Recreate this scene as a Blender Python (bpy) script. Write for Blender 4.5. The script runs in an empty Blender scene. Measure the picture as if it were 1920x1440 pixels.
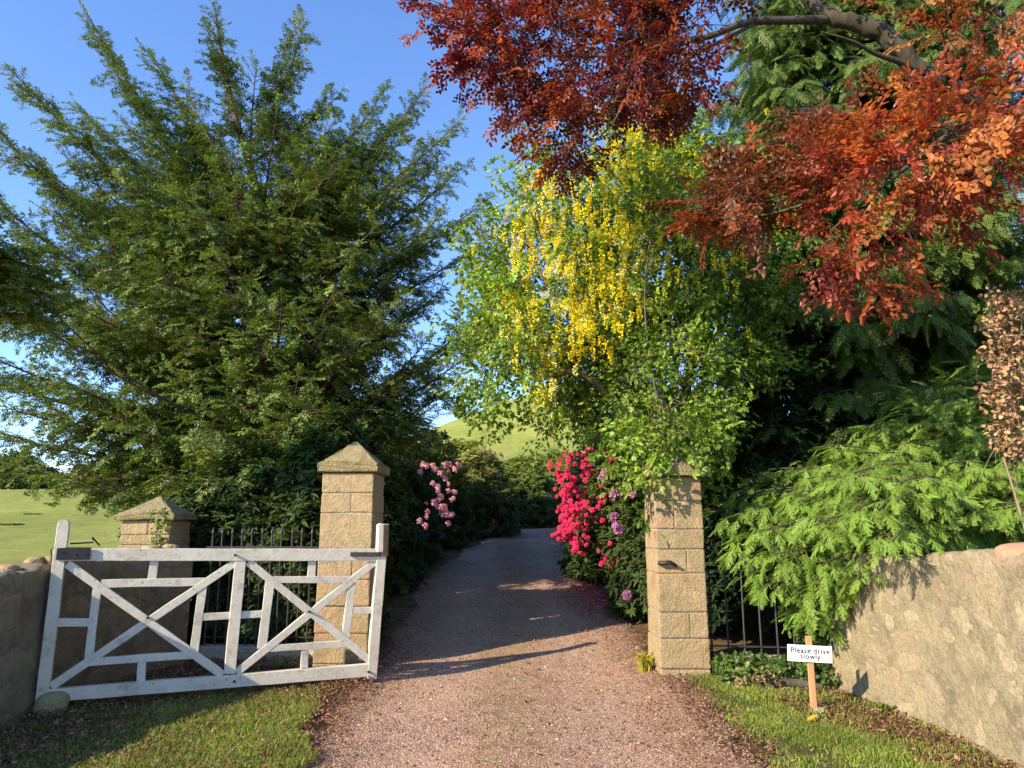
import bpy, bmesh, math
import numpy as np
from mathutils import Vector, Matrix
R = math.radians
rng = np.random.default_rng(7)
scene = bpy.context.scene
COL = scene.collection
V3 = lambda *a: np.array(a, float)

# ------------------------------------------------------------------ camera
EYE = V3(0, 0, 1.55); F = 1387.0; TH = math.atan(280/1387)
CT, ST = math.cos(TH), math.sin(TH)
cam = bpy.data.cameras.new('camera'); co = bpy.data.objects.new('camera', cam); COL.objects.link(co)
cam.lens = 36*F/1920; cam.sensor_width = 36; cam.clip_end = 6000; cam.clip_start = .05
co.location = EYE; co.rotation_euler = (R(90)+TH, 0, 0); scene.camera = co

def ray(u, v):
    return V3(u-960, F*CT+(v-720)*ST, F*ST-(v-720)*CT)
def W(u, v, Y):                      # the point at distance Y seen in that direction of the photograph
    r = ray(u, v); return EYE + r*(Y/r[1])

# ------------------------------------------------------------------ light
AZ, EL = R(36), R(26)                # sunlight travels towards +x and +y
d = Vector((math.cos(AZ)*math.cos(EL), math.sin(AZ)*math.cos(EL), -math.sin(EL)))
sl = bpy.data.lights.new('sun', 'SUN'); sl.energy = 4.3; sl.angle = R(.5); sl.color = (1, .86, .64)
so = bpy.data.objects.new('sun', sl); COL.objects.link(so); so.rotation_euler = d.to_track_quat('-Z', 'Y').to_euler()
w = bpy.data.worlds.new('World'); scene.world = w; w.use_nodes = True
nt = w.node_tree; sky = nt.nodes.new('ShaderNodeTexSky'); sky.sky_type = 'NISHITA'; sky.sun_disc = False
sky.sun_elevation = EL; sky.sun_rotation = math.atan2(-d.x, -d.y)
sky.air_density = 1.0; sky.dust_density = .1; sky.ozone_density = 4.0; sky.altitude = 200
bg = nt.nodes['Background']; bg.inputs[1].default_value = .15
hs = nt.nodes.new('ShaderNodeHueSaturation'); hs.inputs['Saturation'].default_value = 1.08; hs.inputs['Hue'].default_value = .508; hs.inputs['Value'].default_value = 1.0; nt.links.new(sky.outputs[0], hs.inputs['Color']); nt.links.new(hs.outputs[0], bg.inputs[0])
scene.view_settings.view_transform = 'Standard'; scene.view_settings.look = 'None'
scene.view_settings.exposure = 1.3; scene.view_settings.gamma = 1
scene.cycles.max_bounces = 6; scene.cycles.diffuse_bounces = 3; scene.cycles.glossy_bounces = 2
scene.cycles.transmission_bounces = 4; scene.cycles.sample_clamp_indirect = 8

# ------------------------------------------------------------------ materials
class NT:
    def __init__(s, name):
        s.m = bpy.data.materials.new(name); s.m.use_nodes = True; s.t = s.m.node_tree
        s.b = s.t.nodes['Principled BSDF']; s.b.inputs['Roughness'].default_value = .85
        s.out = s.t.nodes['Material Output']; s.pos = None
    def n(s, kind, **kw):
        x = s.t.nodes.new('ShaderNode'+kind)
        for k, v in kw.items(): setattr(x, k, v)
        return x
    def put(s, sock, v):
        if isinstance(v, bpy.types.NodeSocket): s.t.links.new(v, sock)
        elif isinstance(v, (tuple, list)) and len(v) == 3 and sock.type == 'RGBA': sock.default_value = (*v, 1)
        else: sock.default_value = v
    def P(s):
        if s.pos is None: s.pos = s.n('NewGeometry').outputs['Position']
        return s.pos
    def mapping(s, sc):
        x = s.n('Mapping'); s.put(x.inputs['Vector'], s.P()); x.inputs['Scale'].default_value = sc; return x.outputs[0]
    def noise(s, scale, detail=4, rough=.6, vec=None):
        x = s.n('TexNoise'); x.inputs['Scale'].default_value = scale; x.inputs['Detail'].default_value = detail
        x.inputs['Roughness'].default_value = rough; s.put(x.inputs['Vector'], vec or s.P()); return x.outputs['Fac']
    def voro(s, scale, out='Distance', feature='F1', vec=None, rand=1):
        x = s.n('TexVoronoi', feature=feature); x.inputs['Scale'].default_value = scale
        x.inputs['Randomness'].default_value = rand
        s.put(x.inputs['Vector'], vec or s.P()); return x.outputs[out]
    def ramp(s, f, *st):
        x = s.n('ValToRGB'); s.put(x.inputs[0], f); e = x.color_ramp.elements
        while len(e) < len(st): e.new(.5)
        for q, (p, c) in zip(e, st):
            q.position = p; q.color = (*(c if isinstance(c, (tuple, list)) else (c, c, c)), 1)
        return x.outputs[0]
    def mix(s, f, a, b, mode='MIX'):
        x = s.n('Mix', data_type='RGBA', blend_type=mode)
        s.put(x.inputs[0], f); s.put(x.inputs[6], a); s.put(x.inputs[7], b); return x.outputs[2]
    def math(s, op, a, b=0.0):
        x = s.n('Math', operation=op); s.put(x.inputs[0], a); s.put(x.inputs[1], b); return x.outputs[0]
    def bump(s, h, strength=.5, dist=.01):
        x = s.n('Bump'); x.inputs['Strength'].default_value = strength; x.inputs['Distance'].default_value = dist
        s.put(x.inputs['Height'], h); s.put(s.b.inputs['Normal'], x.outputs[0])
    def base(s, c): s.put(s.b.inputs['Base Color'], c)

def leaf_mat(name, trans=.3, rough=.45, spec=.4, tint=(1.25, 1.2, .5), var=.35, nscale=1.2):
    k = NT(name); a = k.n('Attribute', attribute_name='Col').outputs['Color']
    f = k.ramp(k.noise(nscale, 3), (.3, 1-var), (.7, 1+var))
    c = k.mix(1.0, a, f, 'MULTIPLY')
    k.base(c); k.b.inputs['Roughness'].default_value = rough; k.b.inputs['Specular IOR Level'].default_value = spec
    tr = k.n('BsdfTranslucent'); k.put(tr.inputs[0], k.mix(1.0, c, tint, 'MULTIPLY'))
    ms = k.n('MixShader'); ms.inputs[0].default_value = trans
    k.t.links.new(k.b.outputs[0], ms.inputs[1]); k.t.links.new(tr.outputs[0], ms.inputs[2])
    k.t.links.new(ms.outputs[0], k.out.inputs[0]); return k.m

M = {}
M['yew'] = leaf_mat('yew_needles', .22, .5, .3, (1.5, 1.4, .5), .3)
M['cypress'] = leaf_mat('cypress_fronds', .3, .5, .3, (1.4, 1.35, .6), .2, 2.5)
M['leaf'] = leaf_mat('broad_leaves', .38, .42, .4, (1.5, 1.5, .5), .25)
M['gloss'] = leaf_mat('glossy_leaves', .22, .5, .1, (1.2, 1.3, .4), .25)
M['beech'] = leaf_mat('copper_leaves', .38, .42, .3, (1.7, 1.0, .6), .25, 1.6)
M['petal'] = leaf_mat('petals', .35, .6, .2, (1, 1, 1), .12, 3)
M['grass'] = leaf_mat('grass_blades', .35, .55, .25, (1.4, 1.3, .5), .3, 2)
M['litter'] = leaf_mat('fallen_leaves', .15, .8, .15, (1, 1, 1), .2, 5)

def bark(name, c1, c2, sc=14):
    k = NT(name); v = k.mapping((sc, sc, sc*.25)); f = k.noise(1, 6, .7, v)
    k.base(k.ramp(f, (.35, c1), (.65, c2))); k.bump(f, .8, .02); k.b.inputs['Roughness'].default_value = .9; return k.m
M['yewbark'] = bark('yew_bark', (.045, .026, .018), (.15, .08, .05))
M['bark'] = bark('grey_bark', (.06, .05, .035), (.2, .17, .12))
M['limb'] = bark('mossy_limb_bark', (.03, .026, .017), (.085, .072, .045))
M['greentwig'] = bark('green_brown_twigs', (.05, .055, .02), (.12, .10, .05))
M['darkbark'] = bark('dark_bark', (.035, .028, .02), (.09, .07, .05))
M['twig'] = bark('pale_twigs', (.2, .13, .08), (.36, .25, .16), 30)

def stone_mat(name, cols, moss=.3, mort=None, ns=1.0, rough_bump=.8, pits=True):
    k = NT(name)
    big = k.ramp(k.noise(2.3*ns, 4, .6), *[(.3+.4*i/(len(cols)-1), c) for i, c in enumerate(cols)])
    at = k.n('Attribute', attribute_name='Col').outputs['Color']
    c = k.mix(.75, big, at, 'MULTIPLY')
    fine = k.noise(38, 6, .75)
    c = k.mix(.8, c, k.ramp(fine, (.3, .62), (.7, 1.25)), 'MULTIPLY')
    mossf = k.ramp(k.noise(5, 6, .7), (.5, 0.), (.68, moss))
    c = k.mix(mossf, c, (.19, .165, .045))
    lich = k.ramp(k.noise(19, 3, .6), (.63, 0.), (.7, .5)); c = k.mix(lich, c, (.42, .38, .27))
    c = k.mix(k.ramp(k.noise(3.1, 8, .8), (.52, 0.), (.66, .55)), c, (.17, .13, .075))
    c = k.mix(k.ramp(k.noise(13, 6, .8), (.58, 0.), (.66, .4)), c, (.13, .10, .06))
    k.base(c)
    tool = k.n('TexNoise'); tool.inputs['Scale'].default_value = 55; tool.inputs['Detail'].default_value = 5
    k.put(tool.inputs['Vector'], k.P())
    h = k.math('ADD', tool.outputs['Fac'], k.math('MULTIPLY', k.noise(11, 5), 1.2))
    k.bump(h, rough_bump, .022); k.b.inputs['Roughness'].default_value = .92; return k.m
M['stone'] = stone_mat('dressed_sandstone', [(.27, .18, .095), (.37, .26, .145), (.29, .22, .115), (.38, .225, .14)], .5, rough_bump=.6)
M['capstone'] = stone_mat('mossy_shade_capstone', [(.15, .125, .06), (.26, .205, .10), (.34, .25, .145)], .85)  # moss, with the stone colour also darkened to stand for shade
M['mortar'] = stone_mat('old_mortar', [(.35, .3, .22), (.5, .43, .33)], .2)

def rubble_mat(name, lite=1.0, moss=.25, th=.3):
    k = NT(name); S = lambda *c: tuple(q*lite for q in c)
    wob = k.n('TexNoise'); wob.inputs['Scale'].default_value = 3.0; k.put(wob.inputs['Vector'], k.P())
    va = k.n('VectorMath', operation='ADD'); sc = k.n('VectorMath', operation='SCALE'); k.put(sc.inputs[0], wob.outputs['Color'])
    sc.inputs['Scale'].default_value = .3; k.put(va.inputs[0], k.mapping((1, 1, 1.5))); k.put(va.inputs[1], sc.outputs[0]); vv = va.outputs[0]
    edge = k.voro(3.6, 'Distance', 'DISTANCE_TO_EDGE', vv)
    cell = k.n('SeparateColor'); k.put(cell.inputs[0], k.voro(3.6, 'Color', 'F1', vv))
    scol = k.ramp(cell.outputs[0], (0, S(.33, .25, .15)), (.3, S(.40, .32, .195)), (.55, S(.33, .235, .155)), (.75, S(.43, .35, .215)), (1, S(.24, .20, .14)))
    mort = k.ramp(k.noise(2.1, 6, .65), (.32, S(.165, .135, .085)), (.47, S(.29, .235, .14)), (.68, S(.38, .305, .185)))
    mk = k.math('ADD', k.math('MULTIPLY', k.noise(2.3, 7, .75), 1.0), k.math('MULTIPLY', edge, -1.0))
    mf = k.ramp(mk, (th, 0.), (th+.03, 1.))           # smeared mortar hides most of each stone
    c = k.mix(mf, scol, mort)
    c = k.mix(.85, c, k.ramp(k.noise(30, 6, .75), (.3, .6), (.7, 1.25)), 'MULTIPLY')
    c = k.mix(k.ramp(k.noise(4.2, 6, .7), (.52, 0.), (.7, moss)), c, (.2, .18, .06))
    c = k.mix(k.ramp(k.noise(2.8, 8, .8), (.52, 0.), (.64, .75)), c, S(.155, .125, .08))
    c = k.mix(k.ramp(k.noise(1.9, 8, .75, k.mapping((1, 1, .8))), (.60, 0.), (.68, .3)), c, S(.43, .355, .22))
    k.base(c)
    h = k.math('ADD', k.math('MULTIPLY', k.noise(9, 7, .75), 1.3), k.math('MULTIPLY', mf, .16))
    h = k.math('ADD', h, k.math('MULTIPLY', k.noise(60, 3), .3))
    k.bump(h, .9, .035); k.b.inputs['Roughness'].default_value = .95; return k.m
M['rubble'] = rubble_mat('rubble_wall', 1.0, .2)
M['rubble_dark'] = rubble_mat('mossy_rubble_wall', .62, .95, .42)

k = NT('white_painted_timber')
g = k.noise(3.5, 6, .7); gr = k.noise(1, 4, .6, k.mapping((14, 14, 14)))
c = k.ramp(g, (.3, (.36, .31, .22)), (.43, (.60, .53, .42)), (.75, (.74, .67, .55)))
c = k.mix(.7, c, k.ramp(gr, (.3, .8), (.6, 1.05)), 'MULTIPLY')
c = k.mix(k.ramp(k.noise(7, 6, .75), (.5, 0.), (.68, .6)), c, (.27, .26, .15))
c = k.mix(k.ramp(k.noise(26, 5, .7), (.63, 0.), (.67, .8)), c, (.16, .13, .09))
k.base(c); k.bump(k.math('ADD', gr, k.noise(40, 4)), .35, .006); k.b.inputs['Roughness'].default_value = .6; M['white'] = k.m
k = NT('black_iron'); k.base(k.ramp(k.noise(18, 5), (.4, (.008, .008, .009)), (.75, (.022, .018, .015)))); k.b.inputs['Roughness'].default_value = .55
k.bump(k.noise(60, 3), .3, .004); M['iron'] = k.m
k = NT('grey_railing_iron'); k.base(k.ramp(k.noise(14, 5), (.35, (.014, .015, .018)), (.7, (.04, .036, .036)))); k.b.inputs['Roughness'].default_value = .5; M['rail'] = k.m
k = NT('rusty_latch_iron'); k.base(k.ramp(k.noise(25, 5), (.35, (.045, .028, .02)), (.7, (.11, .06, .04)))); M['rust'] = k.m
k = NT('raw_timber'); f = k.noise(1, 5, .6, k.mapping((35, 35, 3))); k.base(k.ramp(f, (.3, (.36, .19, .09)), (.7, (.52, .30, .15)))); k.bump(f, .3, .004); M['timber'] = k.m
k = NT('sign_board_white'); k.base(k.ramp(k.noise(6, 4), (.3, (.74, .74, .76)), (.7, (.84, .84, .85)))); k.b.inputs['Roughness'].default_value = .35; M['board'] = k.m
k = NT('sign_lettering'); k.base((.035, .035, .06)); k.b.inputs['Roughness'].default_value = .5; M['ink'] = k.m

# ground: leaf mould near the wood, pasture beyond
k = NT('earth_and_pasture'); sx = k.n('SeparateXYZ'); k.put(sx.inputs[0], k.P()); X, Y = sx.outputs[0], sx.outputs[1]
pas = k.ramp(k.noise(.11, 6, .65), (.35, (.165, .195, .04)), (.55, (.245, .265, .058)), (.75, (.33, .31, .09)))
pas = k.mix(.6, pas, k.ramp(k.noise(.9, 8, .8), (.3, .5), (.7, 1.35)), 'MULTIPLY')
mould = k.ramp(k.noise(6, 6, .75), (.3, (.05, .03, .018)), (.5, (.13, .075, .045)), (.7, (.21, .13, .08)))
mould = k.mix(k.ramp(k.noise(34, 4, .8), (.55, 0.), (.7, .7)), mould, (.30, .17, .10))
mould = k.mix(k.ramp(k.noise(3.1, 5, .75), (.5, 0.), (.62, .7)), mould, (.07, .11, .022))
wild = k.math('ADD', k.math('GREATER_THAN', k.math('MULTIPLY', X, -1.0), 4.4), k.math('GREATER_THAN', Y, 31.0)); wild = k.math('MINIMUM', wild, 1.0)
k.base(k.mix(wild, mould, pas)); k.bump(k.math('ADD', k.noise(25, 6, .75), k.noise(5, 3)), .9, .04); k.b.inputs['Roughness'].default_value = 1; k.b.inputs['Specular IOR Level'].default_value = .1; M['ground'] = k.m
k = NT('turf_soil'); c = k.ramp(k.noise(7, 6, .75), (.3, (.06, .05, .022)), (.55, (.085, .10, .026)), (.75, (.15, .10, .055)))
k.base(c); k.bump(k.noise(30, 5, .75), .9, .03); k.b.inputs['Roughness'].default_value = 1; k.b.inputs['Specular IOR Level'].default_value = .1; M['turf'] = k.m
k = NT('pink_gravel'); sx = k.n('SeparateXYZ'); k.put(sx.inputs[0], k.P()); X, Y = sx.outputs[0], sx.outputs[1]
cell = k.n('SeparateColor'); k.put(cell.inputs[0], k.voro(68, 'Color'))
gc = k.ramp(cell.outputs[0], (0, (.28, .17, .11)), (.35, (.37, .23, .155)), (.7, (.42, .27, .185)), (1, (.51, .37, .27)))
dust = k.ramp(k.noise(3.2, 7, .8), (.35, (.25, .145, .09)), (.65, (.40, .245, .155)))
ax = k.math('ABSOLUTE', X); rut = k.math('ABSOLUTE', k.math('SUBTRACT', ax, .72))
rf = k.ramp(k.math('ADD', rut, k.math('MULTIPLY', k.math('SUBTRACT', k.noise(2.2, 4), .5), 1.1)), (.15, .05), (.55, .95))
c = k.mix(rf, gc, dust)
c = k.mix(k.ramp(k.noise(45, 4, .8), (.57, 0.), (.68, .75)), c, (.17, .095, .06))
c = k.mix(.5, c, k.ramp(k.noise(1.3, 6, .7), (.3, .65), (.7, 1.25)), 'MULTIPLY')
mid = k.math('MULTIPLY', k.ramp(k.math('ADD', ax, k.math('MULTIPLY', k.noise(1.6, 4), .5)), (.35, 1.), (.7, 0.)), k.ramp(k.noise(6.5, 6, .8), (.46, 0.), (.64, .7)))
c = k.mix(mid, c, (.15, .155, .04))
k.base(c)
h = k.math('ADD', k.math('MULTIPLY', k.voro(68, 'Distance'), -1.0), k.math('MULTIPLY', k.noise(7, 5, .7), 1.6))
k.bump(h, .8, .012); k.b.inputs['Roughness'].default_value = .95; k.b.inputs['Specular IOR Level'].default_value = .15; M['gravel'] = k.m
k = NT('loose_stones'); k.base(k.n('Attribute', attribute_name='Col').outputs['Color']); k.b.inputs['Roughness'].default_value = .9; M['pebble'] = k.m

# ------------------------------------------------------------------ mesh helpers
def tag(o, label=None, cat=None, group=None, kind=None):
    for a, b in (('label', label), ('category', cat), ('group', group), ('kind', kind)):
        if b: o[a] = b
    return o
def empty(name, loc, label, cat, group=None):
    o = bpy.data.objects.new(name, None); COL.objects.link(o); o.location = tuple(float(x) for x in loc)
    o.empty_display_size = .2; return tag(o, label, cat, group)
def link(name, me, mat, parent=None):
    o = bpy.data.objects.new(name, me); COL.objects.link(o)
    for m_ in (mat if isinstance(mat, (list, tuple)) else [mat]): me.materials.append(M[m_])
    if parent is not None:
        o.parent = parent; p = parent; off = Vector((0, 0, 0))
        while p is not None: off += p.location; p = p.parent
        o.location = -off
    return o

class NM:
    """numpy mesh: chunks of vertices, quads (n,4) or tris (n,3) and a colour per vertex"""
    def __init__(s): s.v = []; s.f = {3: [], 4: []}; s.c = []; s.n = 0
    def add(s, v, f, c=(1, 1, 1)):
        v = np.asarray(v, float).reshape(-1, 3); f = np.asarray(f, int)
        c = np.asarray(c, float); c = np.broadcast_to(c, (len(v), 3)) if c.ndim == 1 else c
        s.v.append(v); s.c.append(c); s.f[f.shape[1]].append(f+s.n); s.n += len(v)
    def mesh(s, name, smooth=False):
        v = np.concatenate(s.v); c = np.concatenate(s.c); me = bpy.data.meshes.new(name)
        idx, starts, p = [], [], 0
        for q in (3, 4):
            if s.f[q]:
                a = np.concatenate(s.f[q]); idx.append(a.ravel()); starts.append(p+np.arange(len(a))*q); p += a.size
        idx = np.concatenate(idx); starts = np.concatenate(starts)
        me.vertices.add(len(v)); me.vertices.foreach_set('co', v.astype('f4').ravel())
        me.loops.add(len(idx)); me.loops.foreach_set('vertex_index', idx.astype('i4'))
        me.polygons.add(len(starts)); me.polygons.foreach_set('loop_start', starts.astype('i4'))
        me.update(calc_edges=True)
        at = me.color_attributes.new('Col', 'FLOAT_COLOR', 'POINT')
        if len(me.vertices) == len(c):
            at.data.foreach_set('color', np.concatenate([c, np.ones((len(c), 1))], 1).astype('f4').ravel())
        me.polygons.foreach_set('use_smooth', np.full(len(me.polygons), bool(smooth)))
        return me
    def build(s, name, mat, parent=None, smooth=False): return link(name, s.mesh(name, smooth), mat, parent)

def unit(a): a = np.asarray(a, float); return a/np.maximum(np.linalg.norm(a, axis=-1, keepdims=True), 1e-9)
def tube(nm, pts, rad, sides=6, c=(1, 1, 1), cap=True):
    pts = np.asarray(pts, float); n = len(pts); rad = np.broadcast_to(np.asarray(rad, float), (n,))
    t = unit(np.gradient(pts, axis=0)); ref = V3(0, 0, 1) if abs(t[0][2]) < .9 else V3(1, 0, 0)
    a = unit(np.cross(t, ref)); b = np.cross(t, a); th = np.arange(sides)*2*math.pi/sides
    ring = pts[:, None]+rad[:, None, None]*(np.cos(th)[None, :, None]*a[:, None]+np.sin(th)[None, :, None]*b[:, None])
    i = np.arange(n-1)[:, None]*sides; j = np.arange(sides)[None]; j2 = (j+1) % sides
    f = np.stack([i+j, i+j2, i+sides+j2, i+sides+j], -1).reshape(-1, 4); nm.add(ring.reshape(-1, 3), f, c)
    if cap and sides >= 4:
        for e in (0, n-1):
            nm.add(np.vstack([ring[e], pts[e]]), [[k_, (k_+1) % sides, sides] for k_ in range(sides)], c)
def bez(a, b, c, n):
    t = np.linspace(0, 1, n)[:, None]; return (1-t)**2*a+2*t*(1-t)*b+t*t*c
def catmull(P, n=6):
    P = np.asarray(P, float); Q = np.vstack([2*P[0]-P[1], P, 2*P[-1]-P[-2]]); out = []
    for i in range(1, len(Q)-2):
        t = np.linspace(0, 1, n, endpoint=False)[:, None]; p0, p1, p2, p3 = Q[i-1], Q[i], Q[i+1], Q[i+2]
        out.append(.5*((2*p1)+(-p0+p2)*t+(2*p0-5*p1+4*p2-p3)*t*t+(-p0+3*p1-3*p2+p3)*t**3))
    return np.vstack(out+[P[-1:]])
def bm_obj(name, bm, mat, parent=None, smooth=False, bevel=0, seg=2, col=None):
    if bevel: bmesh.ops.bevel(bm, geom=bm.edges[:], offset=bevel, segments=seg, affect='EDGES', profile=.6)
    me = bpy.data.meshes.new(name); bm.to_mesh(me); bm.free()
    if 'Col' not in me.color_attributes:
        at = me.color_attributes.new('Col', 'FLOAT_COLOR', 'POINT')
        at.data.foreach_set('color', np.ones(len(me.vertices)*4, 'f4'))
    if smooth: me.polygons.foreach_set('use_smooth', np.ones(len(me.polygons), bool))
    return link(name, me, mat, parent)
def bx(bm, cx, cy, cz, sx, sy, sz, mat4=None, bevel=0, seg=2, jit=0, col=None):
    r = bmesh.ops.create_cube(bm, size=1, matrix=(mat4 or Matrix()) @ Matrix.Translation((cx, cy, cz)) @ Matrix.Diagonal((sx, sy, sz, 1)))
    vs = r['verts']
    if jit:
        for v_ in vs: v_.co += Vector(rng.normal(0, jit, 3))
    if bevel:
        es = list({e for v_ in vs for e in v_.link_edges})
        r = bmesh.ops.bevel(bm, geom=es, offset=bevel, segments=seg, affect='EDGES', profile=.6); vs = r['verts']
    if col is not None:
        lay = bm.verts.layers.float_color.get('Col') or bm.verts.layers.float_color.new('Col')
        for v_ in bm.verts:
            if v_[lay][3] == 0: v_[lay] = (*col, 1)
    return vs

# ------------------------------------------------------------------ terrain
GY = np.array([-50, 3.5, 6, 8, 10, 13, 18, 25, 32, 45, 60, 80, 120, 260, 2500.])
GZ = np.array([-.25, 0, .04, .12, .33, .72, 1.15, 1.62, 2.1, 3.6, 5.0, 6.0, 6.4, 5, -20])
def H(x, y):
    x = np.asarray(x, float); y = np.asarray(y, float)
    z = (np.interp(y-.6, GY, GZ)+np.interp(y+.6, GY, GZ)+np.interp(y, GY, GZ)*2)/4
    far = np.clip((y-30)/60, 0, 1)
    z = z+30*np.exp(-(((x-25)/60)**2+((y-175)/60)**2))
    z = z+far*(.9*np.sin(x*.045+1)+.6*np.sin(y*.06+x*.02))
    lf = np.clip((-x-4.6)/3, 0, 1)*np.clip((28-y)/20, 0, 1); z = z-lf*.25
    return z+.012*np.sin(x*2.1+y*1.3)+.01*np.sin(x*4.3-y*3.1)
def Hs(x, y): return float(H(x, y))
def grid(xs, ys, zf):
    gx, gy = np.meshgrid(xs, ys); v = np.stack([gx, gy, zf(gx, gy)], -1).reshape(-1, 3); nx = len(xs)
    i = (np.arange(len(ys)-1)[:, None]*nx+np.arange(nx-1)[None]).ravel()
    return v, np.stack([i, i+1, i+1+nx, i+nx], 1)
far = 40*1.13**np.arange(1, 36)
xs = np.concatenate([-far[::-1], np.arange(-40, -8, 1.), np.arange(-8, 8, .25), np.arange(8, 41, 1.), far])
ys = np.concatenate([-far[:20:1][::-1], np.arange(-40, -2, 2.), np.arange(-2, 30, .25), np.arange(30, 230, 2.), 230*1.13**np.arange(0, 20)])
nm = NM(); v_, f_ = grid(xs, ys, H); nm.add(v_, f_); tag(nm.build('ground', 'ground', smooth=True), kind='structure')

DY = np.array([-3, 8, 10, 13, 18, 25, 30, 34.]); DC = np.array([.08, .1, .0, -.1, .25, 1.2, 3.2, 6.5]); DW = np.array([1.66, 1.6, 1.45, 1.5, 1.4, 1.25, 1.25, 1.25])
def wob(y, s): return .07*np.sin(y*2.3+s)+.045*np.sin(y*6.1+s*2)+.025*np.sin(y*14.+s*3)
def drive_edges(y): c = np.interp(y, DY, DC); h = np.interp(y, DY, DW); return c-h+wob(y, 1), c+h+wob(y, 4)
nm = NM(); yy = np.arange(-3, 34, .2); L_, R_ = drive_edges(yy); tt = np.linspace(0, 1, 25)
gx = L_[:, None]+(R_-L_)[:, None]*tt; gy = np.repeat(yy[:, None], 25, 1)
gz = H(gx, gy)+.022-.05*np.abs(tt*2-1)**14+.012*np.cos((tt*2-1)*2*math.pi*1)*1.0
v = np.stack([gx, gy, gz], -1).reshape(-1, 3); i = (np.arange(len(yy)-1)[:, None]*25+np.arange(24)[None]).ravel()
nm.add(v, np.stack([i, i+1, i+26, i+25], 1)); tag(nm.build('driveway', 'gravel', smooth=True), kind='structure')

# verges (raised turf)
def verge(x0f, x1f, y0, y1, rise, n=22):
    nm = NM(); yy = np.arange(y0, y1, .1); a = x0f(yy); b = x1f(yy); tt = np.linspace(0, 1, n)
    gx = a[:, None]+(b-a)[:, None]*tt; gy = np.repeat(yy[:, None], n, 1)
    e = 1-np.abs(tt*2-1)**10; gz = H(gx, gy)-.03+(rise+.03)*e+.012*np.sin(gx*9+gy*5)*e
    v = np.stack([gx, gy, gz], -1).reshape(-1, 3); i = (np.arange(len(yy)-1)[:, None]*n+np.arange(n-1)[None]).ravel()
    nm.add(v, np.stack([i, i+1, i+n+1, i+n], 1)); return nm
LE = lambda y: np.interp(y, [3, 5.4, 6.5, 7.3, 8], [-1.3, -1.42, -1.62, -1.7, -1.95])+wob(y, 3)
RE0 = lambda y: np.interp(y, [3, 5.4, 6.6, 7.6], [1.85, 1.85, 1.78, 1.9])+wob(y, 6)
RE1 = lambda y: np.interp(y, [3, 5.4, 6.6, 7.6], [2.95, 2.6, 2.25, 2.2])+wob(y, 8)
tag(verge(lambda y: y*0-3.9, LE, -2, 7.9, .055).build('verge_left', 'turf', smooth=True), kind='structure')
tag(verge(RE0, RE1, -2, 7.6, .03).build('verge_right', 'turf', smooth=True), kind='structure')

# ------------------------------------------------------------------ stonework
def pillar(name, label, corner, width, depth, rotz, vs, Yd, splits, cap_apex, cap_ov, slab, seed, tint, capname='cap'):
    """corner = front corner nearest the drive; vs = image rows of the course joints"""
    x0, y0 = corner; gz = Hs(x0, y0)
    e = empty(name, (x0, y0, gz), label, 'gate pillar' if 'gate' in name else 'pillar')
    zs = [W(960, v, Yd)[2] for v in vs]; zs[-1] = gz-.15
    r_ = np.random.default_rng(seed); m4 = Matrix.Translation((x0, y0, 0)) @ Matrix.Rotation(rotz, 4, 'Z')
    bm = bmesh.new(); sgn = 1 if width > 0 else -1; w_ = abs(width); n = len(zs)-1
    for i in range(n):
        zt, zb = zs[i]-.004, zs[i+1]+.004; ex = .010*(i/n); parts = [(0, 1)] if not splits[i] else [(0, splits[i]), (splits[i], 1)]
        for (a, b) in parts:
            cw = (b-a)*w_-.006; cx = sgn*((a+b)/2*w_)
            c = tint[r_.integers(len(tint))]; c = tuple(q*r_.uniform(.88, 1.08) for q in c)
            bx(bm, cx, depth/2, (zt+zb)/2, cw+ex+r_.uniform(-.003, .003), depth+2*ex, zt-zb, m4, .014, 2, .0025, c)
    sh = bm_obj('shaft', bm, 'stone', e)
    bm = bmesh.new(); bx(bm, sgn*w_/2, depth/2, (zs[0]+zs[-1])/2, w_-.028, depth-.028, zs[0]-zs[-1]-.01, m4); bm_obj('mortar_core', bm, 'mortar', e)
    # cap: slab, hipped top
    bm = bmesh.new(); cx, cy = sgn*w_/2, depth/2; W2, D2 = w_/2+cap_ov, depth/2+cap_ov; z0 = zs[0]+.002
    prof = [(1, 0), (1, slab), (.90, slab+.012), (0, cap_apex)]
    rings = []
    for q, (s_, z_) in enumerate(prof[:-1]):
        rings.append([bm.verts.new(m4 @ Vector((cx+sx*W2*s_, cy+sy*D2*s_, z0+z_))) for sx, sy in ((-1, -1), (1, -1), (1, 1), (-1, 1))])
    for a_, b_ in zip(rings, rings[1:]):
        for k_ in range(4): bm.faces.new((a_[k_], a_[(k_+1) % 4], b_[(k_+1) % 4], b_[k_]))
    bm.faces.new(rings[0][::-1]); top = rings[-1]
    ap = [bm.verts.new(m4 @ Vector((cx+s_*.015, cy+t_*.015, z0+cap_apex))) for s_, t_ in ((-1, -1), (1, -1), (1, 1), (-1, 1))]
    for k_ in range(4): bm.faces.new((top[k_], top[(k_+1) % 4], ap[(k_+1) % 4], ap[k_]))
    bm.faces.new(ap)
    bmesh.ops.bevel(bm, geom=bm.edges[:], offset=.008, segments=2, affect='EDGES')
    bmesh.ops.triangulate(bm, faces=bm.faces[:]); bmesh.ops.subdivide_edges(bm, edges=bm.edges[:], cuts=3, use_grid_fill=True)
    for v_ in bm.verts: v_.co += Vector(r_.normal(0, .0035, 3))
    bm_obj('cap', bm, 'capstone', e)
    return e, zs, m4
buff = [(1, 1, 1), (1.0, .98, .88), (1.0, .86, .78), (.92, .9, .78)]
pink = [(1, .82, .72), (1, .88, .78), (1, .95, .85), (1, 1, .9)]
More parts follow.
